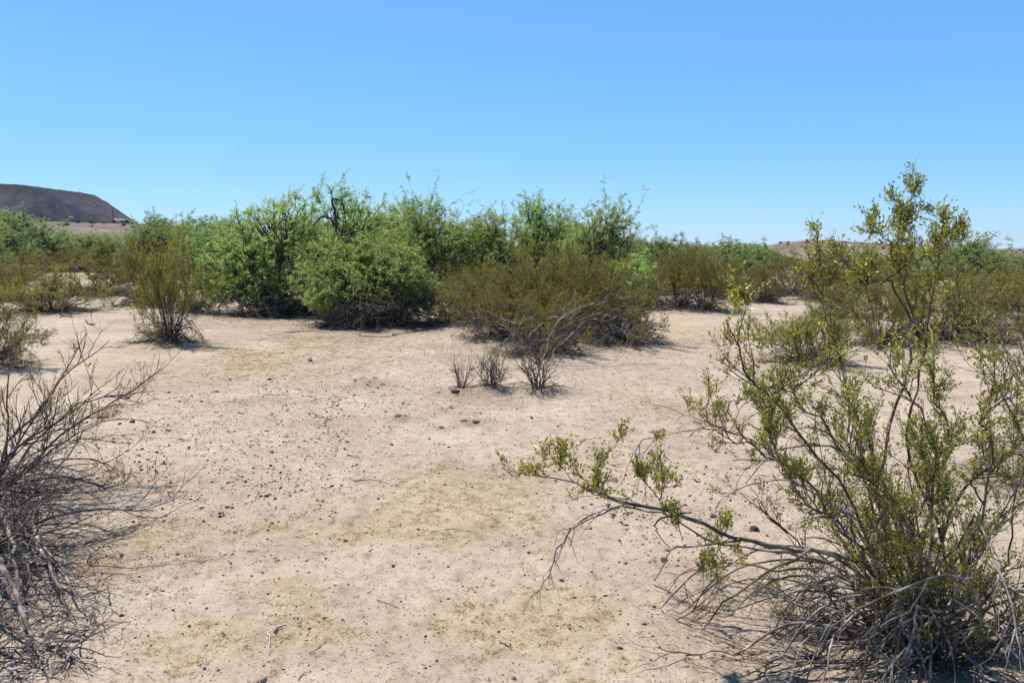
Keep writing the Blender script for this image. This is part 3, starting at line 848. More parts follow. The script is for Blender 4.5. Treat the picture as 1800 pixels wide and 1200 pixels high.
def side_bush(seed, base, label, stems, leafy, dead, spread, hgt, az=None, n1=7, n2=4, leaf=.0125, wleaf=.0066, thick=1.0, reach=.9, fill=.3, l1=.28, wob=.10, droop=0.0):
    """a bush of the foreground: stems lean between the azimuths az"""
    g = np.random.default_rng(seed)
    BR, LF, DD = Build(), Build(), Build()
    a = g.random(stems) * 2 * PI if az is None else az[0] + (az[1] - az[0]) * g.random(stems)
    tl = spread[0] + (spread[1] - spread[0]) * g.random(stems)
    D = np.stack([np.cos(a) * np.sin(tl), np.sin(a) * np.sin(tl), np.cos(tl)], 1)
    P0 = np.stack([np.cos(a) * .15 * g.random(stems), np.sin(a) * .15 * g.random(stems), np.full(stems, -.02)], 1)
    b, r = grow(g, P0, D, hgt * (.6 + .5 * g.random(stems)), 13, wob, fill + droop * g.random(stems), .0095 * thick * (.6 + .7 * g.random(stems)), .0026)
    BR.tubes(b, r, 6)
    bush_twigs(g, BR, LF, b, r, leaf, wleaf, n1=n1, l1=l1, n2=n2, l2=.13, n3=3, l3=.06, nl=4, leafy=leafy, t1=.3, thick=1.0)
    dead_fringe(g, DD, dead, reach, .14, az=None if az is None else (az[0] - .7, az[1] + .5), thick=1.05, kids_n=6)
    root = empty('creosote_bush', base)
    tag(root, label, 'bush')
    link('branches', BR.mesh('creosote_side_branches', True), M['creosote_bark'], root)
    link('foliage', LF.mesh('creosote_side_foliage'), M['creosote_leaf'], root)
    link('dead_twigs', DD.mesh('creosote_side_dead', True), M['dead_bark'], root)


side_bush(601, ground(-45, 885), 'mostly bare grey creosote bush leaning in from the left edge, few leaves', 15, .42, 30, (.15, .95), 1.28, (-.9, 1.2), n1=8, n2=4, thick=.95, reach=.9, fill=.2, l1=.28, wob=.13, droop=-1.7)
side_bush(602, ground(-150, 1010), 'bare creosote bush low at the left edge with long branches sweeping right over the sand', 12, .01, 20, (.85, 1.45), 1.05, (-.75, .7), n1=5, n2=3, thick=1.1, reach=.95, fill=-.25, l1=.32)
side_bush(603, ground(1885, 850), 'olive creosote bush cut by the right edge, beside the large foreground bush', 17, .7, 20, (.1, .7), 1.45, (1.6, 5.0), n1=7, leaf=.017, wleaf=.009, fill=.25)

# the heap of dead branches in the lower left corner
def dead_heap():
    g = np.random.default_rng(620)
    base = ground(-10, 1060)
    DD = Build()
    def limb(pts, r0, r1, S=12):
        P = []
        for a, b, h in pts:
            q = ground(a, b); q = q.copy(); P.append(q - base + np.array([0, 0, h]))
        P = catmull(np.array(P), S); P[1:-1] += g.normal(0, .008, (S - 1, 3))
        P = P[None]; R = np.linspace(r0, r1, S + 1)[None]
        DD.tubes(P, R, 7)
        Pk, Dk, Rk = kids(g, P, R, 9, .1, 1, .4, 1.1)
        b1, r1 = grow(g, Pk, Dk, .10 + .25 * g.random(len(Pk)), 6, .14, -1.0, np.minimum(Rk * .6, .004), .0013, 0.0); DD.tubes(b1, r1, 4)
        Pk, Dk, Rk = kids(g, b1, r1, 3, .2, 1, .3, .9)
        b2, r2 = grow(g, Pk, Dk, .05 + .1 * g.random(len(Pk)), 4, .17, -.4, .0016, .0009, 0.0); DD.tubes(b2, r2, 3)
    for pts, r0, r1 in (([(-30, 1010, .22), (15, 1070, .14), (32, 1110, .08), (70, 1165, .03)], .016, .006), ([(12, 1000, .25), (30, 1030, .2), (34, 1075, .12), (46, 1125, .04)], .011, .005),
                        ([(60, 990, .22), (85, 1035, .15), (105, 1070, .08), (120, 1090, .02)], .009, .004), ([(40, 980, .2), (52, 1010, .16), (54, 1060, .08)], .007, .004),
                        ([(72, 1130, .03), (105, 1150, .03), (125, 1165, .02)], .009, .006), ([(-20, 1090, .05), (40, 1130, .03), (75, 1185, .02)], .010, .005), ([(90, 1120, .03), (140, 1125, .03), (170, 1100, .02)], .007, .003),
                        ([(-30, 960, .3), (40, 1000, .22), (110, 1040, .12), (150, 1090, .03)], .010, .004), ([(-40, 1180, .05), (20, 1165, .04), (60, 1150, .02)], .008, .004), ([(20, 1180, .03), (28, 1200, .02), (32, 1225, .02)], .008, .005)):
        limb(pts, r0, r1)
    n = 140
    P0 = []
    while len(P0) < n:
        a, b = -40 + 230 * g.random(), 960 + 240 * g.random()
        if (a - 200) / 240 + (b - 960) / 260 > .35 + .2 * g.random(): continue
        q = ground(a, b); P0.append(q - base + np.array([0, 0, .01 + .12 * g.random() ** 2]))
    P0 = np.array(P0)
    a = g.random(n) * 2 * PI
    D = np.stack([np.cos(a), np.sin(a), -.1 + .5 * g.random(n)], 1)
    b, r = grow(g, P0, D, .08 + .26 * g.random(n), 7, .16, -.8, .0035 * (.4 + g.random(n)), .0012, -.0)
    DD.tubes(b, r, 4)
    o = link('dead_branch_heap', DD.mesh('dead_branch_heap', True), M['dead_bark'])
    o.location = base
    tag(o, 'heap of grey dead branches lying on the sand in the lower left corner', 'dead branches')


dead_heap()

# ------------------------------------------------------------------ the ground sheet
def straw_mask(x, y):
    m = np.zeros_like(x)
    for (px, py, rx, ry, s) in STRAW:
        g0 = px
        q = ((x - px) / rx) ** 2 + ((y - py) / ry) ** 2
        m = np.maximum(m, s * np.exp(-q))
    n = fbm(x / .55, y / .55, 61, 4)
    return np.clip(1.25 * m * (.12 + .88 * sstep(.36, .58, n)), 0, 1)


STRAW = []
for (px, py, hx, dy0, dy1, s) in [(430, 618, 240, 588, 668, 1.1), (250, 645, 110, 620, 690, .7), (690, 850, 170, 800, 930, .35), (560, 1000, 280, 890, 1120, 1.0), (800, 900, 190, 820, 1020, .75), (1210, 575, 90, 556, 610, .9),
                                  (1150, 700, 80, 680, 740, .6), (700, 1120, 340, 1030, 1200, .9), (950, 1120, 210, 1030, 1200, .75), (1000, 800, 150, 760, 850, .55), (350, 1110, 160, 1040, 1200, .75), (1200, 830, 80, 780, 900, .3), (270, 960, 90, 900, 1040, .6), (1310, 560, 60, 540, 590, .5)]:
    a = ground(px, dy0); b = ground(px, min(dy1, 1195)); c = ground(px, py)
    STRAW.append((c[0], (a[1] + b[1]) / 2, hx / F * c[1], abs(a[1] - b[1]) / 2 + .05, s))

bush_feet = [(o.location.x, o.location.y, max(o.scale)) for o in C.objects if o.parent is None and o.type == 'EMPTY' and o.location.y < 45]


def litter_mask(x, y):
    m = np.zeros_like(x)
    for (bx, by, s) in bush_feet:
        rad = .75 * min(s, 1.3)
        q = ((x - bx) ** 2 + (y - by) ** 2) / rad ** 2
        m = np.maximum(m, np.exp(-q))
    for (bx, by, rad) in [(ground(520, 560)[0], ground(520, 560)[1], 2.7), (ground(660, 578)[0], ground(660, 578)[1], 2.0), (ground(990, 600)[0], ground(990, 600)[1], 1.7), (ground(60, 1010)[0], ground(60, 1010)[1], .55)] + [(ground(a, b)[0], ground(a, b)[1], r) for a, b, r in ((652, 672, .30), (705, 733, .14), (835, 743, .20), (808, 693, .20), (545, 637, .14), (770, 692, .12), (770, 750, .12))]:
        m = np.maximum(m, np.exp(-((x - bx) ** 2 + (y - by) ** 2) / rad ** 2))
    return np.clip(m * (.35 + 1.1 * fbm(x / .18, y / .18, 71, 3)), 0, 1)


def ground_sheet():
    r = [0.12]
    while r[-1] < 15500:
        q = r[-1]
        k = .10 if q < 1.6 else (.0075 if q < 15 else (.014 if q < 45 else .035))
        r.append(q * (1 + k) + (.0 if q > 1.6 else .03))
    r = np.array(r)
    fw = np.arange(-48, 48.001, .16)
    rest = np.arange(50, 311, 3.0)
    th = np.radians(np.concatenate([fw, rest]))
    X = r[:, None] * np.sin(th)[None]; Yc = r[:, None] * np.cos(th)[None]
    Z = H(X, Yc)
    V = np.stack([X, Yc, Z], -1)
    nr, na = X.shape
    idx = np.arange(nr * na).reshape(nr, na)
    a = idx[:-1]; b = idx[1:]
    Fq = np.stack([a, b, np.roll(b, -1, 1), np.roll(a, -1, 1)], -1).reshape(-1, 4)
    Fq = Fq[:, ::-1]
    m = mesh_from('desert_ground', V, Fq, True)
    x, y = X.ravel(), Yc.ravel()
    near = np.hypot(x, y) < 60
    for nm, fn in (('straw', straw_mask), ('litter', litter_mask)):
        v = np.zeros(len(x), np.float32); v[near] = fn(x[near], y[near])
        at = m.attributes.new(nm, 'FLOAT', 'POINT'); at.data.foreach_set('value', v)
    return m


def sand_mat():
    m, nt, N, L = mat_new('sand')
    out = N.new('ShaderNodeOutputMaterial'); p = N.new('ShaderNodeBsdfPrincipled'); p.inputs['Roughness'].default_value = .95; p.inputs['Specular IOR Level'].default_value = .15
    g = N.new('ShaderNodeNewGeometry')

    def noise(scale, det=5, rough=.55):
        n = N.new('ShaderNodeTexNoise'); n.inputs['Scale'].default_value = scale; n.inputs['Detail'].default_value = det; n.inputs['Roughness'].default_value = rough
        L.new(g.outputs['Position'], n.inputs['Vector']); return n

    def mix(a, b, f, mode='MIX'):
        x = N.new('ShaderNodeMix'); x.data_type = 'RGBA'; x.blend_type = mode
        for v, i in ((f, 0), (a, 6), (b, 7)):
            if isinstance(v, (int, float)): x.inputs[i].default_value = v
            elif isinstance(v, tuple): x.inputs[i].default_value = (*v, 1)
            else: L.new(v, x.inputs[i])
        return x.outputs[2]

    def attr(n):
        a = N.new('ShaderNodeAttribute'); a.attribute_name = n; return a.outputs['Fac']

    def math_(op, a, b):
        x = N.new('ShaderNodeMath'); x.operation = op
        for i, v in enumerate((a, b)):
            if isinstance(v, (int, float)): x.inputs[i].default_value = v
            else: L.new(v, x.inputs[i])
        return x.outputs[0]

    n1 = noise(.9, 6); r1 = ramp(N, [(.32, (.395, .315, .240)), (.55, (.475, .390, .302)), (.75, (.54, .455, .362))]); L.new(n1.outputs[0], r1.inputs[0])
    n2 = noise(7, 7, .65); r2 = ramp(N, [(.30, (.68, .62, .58)), (.5, (1, 1, 1)), (.72, (1.10, 1.08, 1.05))]); L.new(n2.outputs[0], r2.inputs[0])
    c = mix(r1.outputs[0], r2.outputs[0], .8, 'MULTIPLY')
    n3 = noise(60, 6, .7); r3 = ramp(N, [(.32, (.42, .37, .34)), (.47, (1, 1, 1)), (.7, (1.15, 1.13, 1.1))]); L.new(n3.outputs[0], r3.inputs[0])  # fine soil mottle; its dark end also paints the shadows of small crumbs
    c = mix(c, r3.outputs[0], .75, 'MULTIPLY')
    n4 = noise(260, 3, .7); r4 = ramp(N, [(.33, (.5, .46, .44)), (.45, (1, 1, 1)), (.75, (1.2, 1.2, 1.2))]); L.new(n4.outputs[0], r4.inputs[0])
    c = mix(c, r4.outputs[0], .6, 'MULTIPLY')
    # grains of darker grit
    v = N.new('ShaderNodeTexVoronoi'); v.inputs['Scale'].default_value = 42; L.new(g.outputs['Position'], v.inputs['Vector'])
    gr = ramp(N, [(.10, (1, 1, 1)), (.22, (0, 0, 0))]); L.new(v.outputs['Distance'], gr.inputs[0])
    vs = N.new('ShaderNodeSeparateColor'); L.new(v.outputs['Color'], vs.inputs[0])
    sel = math_('GREATER_THAN', vs.outputs[0], .62)
    ng = noise(1.4, 3); rg = ramp(N, [(.40, (.25, .25, .25)), (.60, (1, 1, 1))]); L.new(ng.outputs[0], rg.inputs[0])
    f = math_('MULTIPLY', math_('MULTIPLY', gr.outputs[0], sel), rg.outputs[0])
    c = mix(c, (.13, .095, .075), f)
    # thin straw lying on the sand, and dark plant litter round the bushes
    ns = noise(40, 8, .75); rs = ramp(N, [(.45, (.06, .06, .06)), (.50, (.25, .25, .25)), (.55, (1, 1, 1))]); L.new(ns.outputs[0], rs.inputs[0])
    fs = math_('MULTIPLY', math_('MULTIPLY', attr('straw'), rs.outputs[0]), .68)
    c = mix(c, (.40, .27, .095), fs)
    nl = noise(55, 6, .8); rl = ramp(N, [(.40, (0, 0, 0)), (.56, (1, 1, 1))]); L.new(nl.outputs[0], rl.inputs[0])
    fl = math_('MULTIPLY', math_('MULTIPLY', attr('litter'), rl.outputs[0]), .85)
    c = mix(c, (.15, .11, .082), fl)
    # far off the plain turns to browner desert pavement
    sx = N.new('ShaderNodeVectorMath'); sx.operation = 'LENGTH'; L.new(g.outputs['Position'], sx.inputs[0])
    mr = N.new('ShaderNodeMapRange'); mr.inputs[1].default_value = 100; mr.inputs[2].default_value = 190; L.new(sx.outputs['Value'], mr.inputs[0])
    nf = noise(.06, 8, .65); rf = ramp(N, [(.35, (.13, .098, .075)), (.58, (.215, .165, .125)), (.75, (.34, .275, .215))]); L.new(nf.outputs[0], rf.inputs[0])
    c = mix(c, rf.outputs[0], mr.outputs[0])
    L.new(c, p.inputs['Base Color'])
    b1 = N.new('ShaderNodeBump'); b1.inputs['Strength'].default_value = .55; b1.inputs['Distance'].default_value = .012; L.new(n3.outputs[0], b1.inputs['Height'])
    b2 = N.new('ShaderNodeBump'); b2.inputs['Strength'].default_value = .5; b2.inputs['Distance'].default_value = .004; L.new(n4.outputs[0], b2.inputs['Height']); L.new(b1.outputs[0], b2.inputs['Normal'])
    L.new(b2.outputs[0], p.inputs['Normal']); L.new(p.outputs[0], out.inputs[0])
    return m


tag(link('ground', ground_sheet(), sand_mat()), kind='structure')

# ------------------------------------------------------------------ pebbles, straw and litter that nobody could count
ICO_V = []
_t = (1 + 5 ** .5) / 2
for a in (-1, 1):
    for b in (-_t, _t):
        ICO_V += [(a, b, 0), (0, a, b), (b, 0, a)]
ICO_V = norm(np.array(ICO_V))


def _ico_faces():
    f = []
    d = ((ICO_V[:, None] - ICO_V[None]) ** 2).sum(-1); e = d < 1.2
    for i in range(12):
        for j in range(i + 1, 12):
            for k in range(j + 1, 12):
                if e[i, j] and e[j, k] and e[i, k]:
                    n = np.cross(ICO_V[j] - ICO_V[i], ICO_V[k] - ICO_V[i])
                    f.append((i, j, k) if n @ ICO_V[i] > 0 else (i, k, j))
    return np.array(f)


ICO_F = _ico_faces()


def pebbles(g, XY, size):
    n = len(XY)
    V = ICO_V[None] * (1 + g.normal(0, .16, (n, 12, 1)))
    sc = np.stack([.75 + .6 * g.random(n), .75 + .5 * g.random(n), .45 + .35 * g.random(n)], 1)
    V = V * sc[:, None] * size[:, None, None]
    a = g.random(n) * 2 * PI; ca, sa = np.cos(a)[:, None], np.sin(a)[:, None]
    V = np.stack([V[..., 0] * ca - V[..., 1] * sa, V[..., 0] * sa + V[..., 1] * ca, V[..., 2]], -1)
    z = H(XY[:, 0], XY[:, 1]) + size * .22
    V = V + np.concatenate([XY, z[:, None]], 1)[:, None]
    Fc = (ICO_F[None] + 12 * np.arange(n)[:, None, None]).reshape(-1, 3)
    return V.reshape(-1, 3), Fc


def in_patch(g, n, px, py, hx, y0, y1):
    """n ground points spread over an oval that spans pixel rows y0..y1"""
    a = ground(px, y0); b = ground(px, y1)
    cy = (a[1] + b[1]) / 2; ry = abs(a[1] - b[1]) / 2
    cx = (px - 900) / F * cy; rx = hx / F * ground(px, py)[1]
    q = g.normal(0, .72, (n, 2))
    q = q * (.35 + 1.3 * (fbm(q[:, :1] * 2.2 + px, q[:, 1:] * 2.2, 77, 3)))
    return np.stack([cx + q[:, 0] * rx, cy + q[:, 1] * ry], 1)


g3 = np.random.default_rng(900)
PT = np.concatenate([in_patch(g3, 5200, 390, 760, 250, 670, 900), in_patch(g3, 1200, 620, 780, 250, 660, 930), in_patch(g3, 700, 480, 860, 120, 800, 920), in_patch(g3, 1600, 1180, 900, 170, 760, 1120),
                     in_patch(g3, 500, 780, 700, 160, 640, 770), np.stack([g3.uniform(-5, 5, 44000), 2.4 + 14 * g3.random(44000) ** 1.3], 1)])
sz = np.exp(g3.normal(math.log(.0042), .5, len(PT))).clip(.002, .014)
sz[-44000:] *= .58
V, Fc = pebbles(g3, PT, sz)
tag(link('gravel', mesh_from('gravel', V, Fc), M['gravel']), 'dark and pale pebbles scattered over the open sand', 'gravel', kind='stuff')


def straw_stuff():
    g = np.random.default_rng(910)
    B = Build()
    XY = np.stack([g.uniform(-4.5, 3.5, 60000), g.uniform(2.6, 17, 60000)], 1)
    m = straw_mask(XY[:, 0], XY[:, 1]) * (.3 + .9 * sstep(.45, .7, fbm(XY[:, 0] / .13, XY[:, 1] / .13, 66, 2)))
    XY = XY[g.random(len(XY)) < m * 1.1]
    n = 12
    c = np.repeat(XY, n, 0); k = len(c)
    c = c + g.normal(0, .014, c.shape)
    P = np.concatenate([c, (H(c[:, 0], c[:, 1]) + .001)[:, None]], 1)
    a = g.random(k) * 2 * PI
    D = np.stack([np.cos(a), np.sin(a), .05 + .75 * g.random(k) ** 2], 1)
    B.leaves(P, D, norm(g.normal(0, .5, D.shape) + UP), .012 + .022 * g.random(k), .0016 + .0018 * g.random(k), .25)
    return B.mesh('dry_grass')


tag(link('dry_grass', straw_stuff(), M['straw']), 'thin mats of straw-yellow dried grass lying on the sand', 'dry grass', kind='stuff')


def litter_stuff():
    g = np.random.default_rng(920)
    B = Build()
    c = []
    for (bx, by, s) in bush_feet:
        if by > 30: continue
        n = int(600 * min(1.6, max(.4, s)))
        q = g.normal(0, .62 * min(s, 1.4), (n, 2)); c.append(q + (bx, by))
    for px, py, n, sx, sy in [(500, 562, 2600, 2.0, .9), (650, 582, 2600, 1.5, .7), (990, 610, 1000, 1.2, .8), (60, 1040, 900, .4, .4), (180, 960, 500, .3, .4), (1000, 720, 500, .5, .5), (1380, 1080, 500, .25, .35), (1620, 1140, 900, .45, .4)]:
        b = ground(px, py); c.append(g.normal(0, 1, (n, 2)) * (sx, sy) + b[:2])
    c.append(np.stack([g.uniform(-4.5, 4, 18000), 2.5 + 13 * g.random(18000) ** 1.2], 1))
    c = np.concatenate(c); c = c[(c[:, 1] > 1.5)]
    k = len(c)
    P = np.concatenate([c, (H(c[:, 0], c[:, 1]) + .003)[:, None]], 1)
    a = g.random(k) * 2 * PI
    tw = g.random(k) < .45
    D = np.stack([np.cos(a), np.sin(a), .12 * g.random(k)], 1)
    t = np.linspace(0, 1, 4)
    kd = np.clip(P[tw][:, 1] / 9, .75, 1.5)
    b, r = grow(g, P[tw], D[tw], (.015 + .055 * g.random(tw.sum()) ** 2.5) * kd, 3, .18, 0, .0014 * kd, .0008 * kd, None)
    b[..., 2] = H(b[..., 0], b[..., 1]) + .003 + .004 * g.random(b.shape[:2])
    B.tubes(b, r, 3)
    f = ~tw
    B.leaves(P[f], D[f], norm(g.normal(0, .4, D[f].shape) + UP), .006 + .014 * g.random(f.sum()), .003 + .006 * g.random(f.sum()), .1)
    return B.mesh('twig_litter')


tag(link('twig_litter', litter_stuff(), M['litter']), 'dark litter of broken twigs and dead leaves on the sand', 'litter', kind='stuff')

# ------------------------------------------------------------------ stones, clods and fallen twigs one can tell apart
def stone_mesh(seed):
    import bmesh
    g = np.random.default_rng(seed)
    bm = bmesh.new(); bmesh.ops.create_icosphere(bm, subdivisions=3, radius=1)
    n1 = g.normal(size=(7, 3)); n1 = norm(n1); off = .55 + .3 * g.random(7)
    for v in bm.verts:
        p = np.array(v.co)
        for q, o in zip(n1, off):                    # facets where a plane cuts the lump
            d = p @ q
            if d > o: p = p - q * (d - o) * .85
        p = p * (1 + .10 * (float(vnoise(p[0] * 3 + seed, p[1] * 3 + p[2] * 2.3, seed)) - .5))
        v.co = p
    m = bpy.data.meshes.new('stone'); bm.to_mesh(m); bm.free()
    return m


SM = [stone_mesh(s) for s in (1, 2, 3, 4)]


def stone(px, py, w, label, group=None, mat='stone', name='stone', i=None, flat=.6, cat='stone'):
    b = ground(px, py); i = int(rng.integers(4)) if i is None else i
    me = SM[i]
    key = mat + str(i)
    if key not in SMM: SMM[key] = me.copy(); SMM[key].materials.clear(); SMM[key].materials.append(M[mat])
    o = bpy.data.objects.new(name, SMM[key]); C.objects.link(o)
    s = w * (.42 if name == 'dirt_clod' else .42 if group else .46) / F * b[1]
    o.location = (b[0], b[1], b[2] + s * flat * .12); o.scale = (s, s * (.7 + .4 * rng.random()), s * flat)
    o.rotation_euler = (rng.normal(0, .2), rng.normal(0, .2), rng.random() * 6.28)
    tag(o, label, cat, group)


SMM = {}
stone(1325, 931, 21, 'dark angular stone just above the base of the long grey branch', flat=.75)
stone(1254, 908, 15, 'dark stone lying left of the one at the base of the long grey branch')
stone(1065, 1048, 12, 'small dark round stone below the drooping end of the long branch')
stone(987, 1021, 13, 'bluish grey stone right of the drooping end of the long branch')
stone(1168, 986, 20, 'flat brown stone under the long grey branch', flat=.4)
stone(1232, 990, 24, 'low brown clod under the leafy end of the short side branch', mat='clod', name='dirt_clod', cat='clod', flat=.4)
stone(200, 944, 26, 'dark brown stone under the tips of the left foreground branches')
stone(545, 634, 14, 'lone brown clod on the sand before the broadest mesquite', mat='clod', name='dirt_clod', cat='clod', flat=.7)
stone(792, 717, 15, 'reddish brown clod in the burrow mouth before the little bushes', mat='clod', name='dirt_clod', cat='clod', flat=.4)
stone(400, 891, 12, 'thin dark chip of stone on the left middle sand', flat=.3)
stone(355, 893, 12, 'dark chip of stone left of the thin one on the left middle sand', flat=.4)
stone(570, 1087, 9, 'small dark lump near the pale fallen stick at the bottom', flat=.8)
stone(543, 1106, 11, 'dark lump left of the small one near the pale fallen stick', flat=.5)
stone(608, 951, 12, 'dark flat lump among the yellow grass patches', flat=.4)
stone(1020, 1030, 6, 'tiny grey stone between the two stones by the drooping branch end')
stone(1462, 470, 14, 'pale rock showing between bushes below the low brown hill', mat='gravel', name='rock', cat='rock')
for k, (px, py, w) in enumerate([(232, 742, 15), (297, 690, 9), (381, 689, 10), (316, 706, 9), (354, 706, 9), (295, 748, 8), (270, 760, 12), (332, 787, 9), (250, 790, 10), (276, 795, 9), (478, 795, 10), (412, 758, 7), (225, 700, 12), (474, 667, 9), (504, 722, 7),
                                 (432, 846, 9), (468, 872, 12), (458, 872, 8), (484, 877, 11), (445, 832, 9), (425, 838, 7), (530, 862, 8), (519, 865, 8), (372, 848, 8), (408, 837, 7), (245, 812, 8), (200, 778, 10), (210, 745, 9), (555, 702, 6), (595, 727, 7), (386, 908, 9), (335, 878, 9), (478, 920, 10)]):
    stone(px, py, w, 'small dark stone lying loose in the stony patch left of centre', 'dark stones of the stony patch', flat=.65)
for (px, py, w) in [(1100, 835, 8), (1225, 847, 9), (1247, 893, 9), (1205, 888, 9), (1130, 905, 9), (1277, 840, 10), (1290, 868, 11), (1284, 880, 9), (1300, 905, 8), (1212, 872, 8), (1010, 1050, 8), (1040, 1005, 7), (1090, 950, 7), (1180, 940, 8), (1150, 1066, 9), (1000, 1000, 6), (1207, 1045, 8), (1115, 1010, 6)]:
    stone(px, py, w, 'small brown stone on the sand around the long grey branch', 'brown stones around the long grey branch', flat=.6)
for (px, py, w) in [(625, 668, 13), (660, 665, 14), (672, 677, 16), (645, 676, 10), (655, 689, 12), (700, 730, 16), (712, 731, 9), (695, 732, 7), (800, 690, 20), (806, 695, 14), (815, 739, 16), (838, 741, 20), (770, 690, 14), (740, 702, 8), (793, 744, 7), (763, 748, 7), (776, 751, 14)]:
    stone(px, py, w, 'reddish brown clod of dug soil near the burrows before the little bushes', 'clods of dug soil', 'clod', 'dirt_clod', flat=.35, cat='clod')
stone(705, 387 + 670, 7, 'bluish pebble beside the pale fallen stick')
stone(1075, 845, 26, 'pale flat stone under the leafy twigs of the long branch', mat='clod', flat=.2)


def fallen(pts, r, label, group=None, mat='dead_bark', fork=0):
    g = np.random.default_rng(int(pts[0][0] * 7 + pts[0][1]))
    P = np.array([ground(a, b) + np.array([0, 0, r * 1.1 + .002]) for a, b in pts])
    base = P[0].copy()
    P = catmull(P - base, 8); P[1:-1] += g.normal(0, r * .6, (7, 3)) * (1, 1, .5)
    B = Build(); P = P[None]; R = np.linspace(r, r * .5, 9)[None]
    B.tubes(P, R, 6)
    if fork:
        Pk, Dk, _ = kids(g, P, R, fork, .2, .9, .4, .9)
        Dk[:, 2] *= .25
        b, rr = grow(g, Pk, Dk, .04 + .07 * g.random(fork), 4, .12, 0, r * .6, r * .3); B.tubes(b, rr, 4)
    o = link('fallen_twig', B.mesh('fallen_twig', True), M[mat]); o.location = base
    tag(o, label, 'twig', group)


M['pale_wood'] = plain_mat('pale_wood', (.52, .48, .42), .8, .15, 20)
fallen([(471, 1112), (474, 1128), (473, 1152)], .0035, 'pale bleached stick lying on the sand near the bottom edge, left of centre', mat='pale_wood')
for pts, r, lab, fk in [([(483, 1113), (492, 1105), (503, 1101)], .005, 'short thick dark stick beside the pale bleached stick', 0), ([(544, 1150), (556, 1142), (566, 1136)], .002, 'thin dark twig with a knob right of the pale stick', 1),
                        ([(525, 1196), (534, 1184), (548, 1182)], .0018, 'bent dark twig at the bottom edge', 0), ([(434, 971), (445, 969), (456, 967)], .003, 'short straight grey stick among the yellow grass at left', 0),
                        ([(662, 1055), (685, 1062), (702, 1069)], .0022, 'thin dark twig lying alone at the lower centre', 1), ([(622, 846), (660, 844), (700, 856), (722, 868)], .003, 'long thin forked twig lying across the middle sand', 3),
                        ([(878, 1128), (890, 1135), (902, 1140)], .003, 'short dark twig on the sand right of centre at the bottom', 2), ([(640, 925), (655, 933), (650, 940)], .002, 'small looped twig below the long forked twig', 2),
                        ([(520, 912), (535, 905), (540, 897)], .002, 'thin twig standing off the sand right of the dark chips', 2), ([(612, 800), (622, 803), (632, 806)], .004, 'short brown stick at the centre of the stony sand', 0),
                        ([(1140, 760), (1165, 758), (1190, 762)], .003, 'grey stick lying on the sand left of the foreground bush', 0), ([(500, 585), (540, 583), (575, 586)], .008, 'dark fallen branch on the sand before the broadest mesquite', 1),
                        ([(630, 590), (665, 593), (700, 592)], .010, 'dark fallen branch on the sand before the low rounded mesquite', 2), ([(150, 563), (158, 572), (165, 570)], .018, 'bleached broken stump lying by the creosote on the left', 2),
                        ([(352, 553), (400, 547), (455, 552), (492, 556)], .018, 'long dark dead limb on the ground at the left foot of the broadest mesquite', 5), ([(560, 578), (600, 572), (640, 584), (668, 582)], .016, 'dark dead limb lying between the broadest mesquite and the low rounded one', 5), ([(690, 590), (735, 583), (768, 572)], .014, 'dark dead limb at the right foot of the low rounded mesquite', 4),
                        ([(395, 670), (420, 664), (440, 660)], .003, 'thin twig lying on the upper left sand', 0), ([(760, 935), (800, 930), (830, 938)], .002, 'faint thin twig lying among the pale grass at centre', 1)]:
    fallen(pts, r, lab, None, 'dead_bark' if 'bleached' in lab or 'grey' in lab else 'creosote_bark', fk)

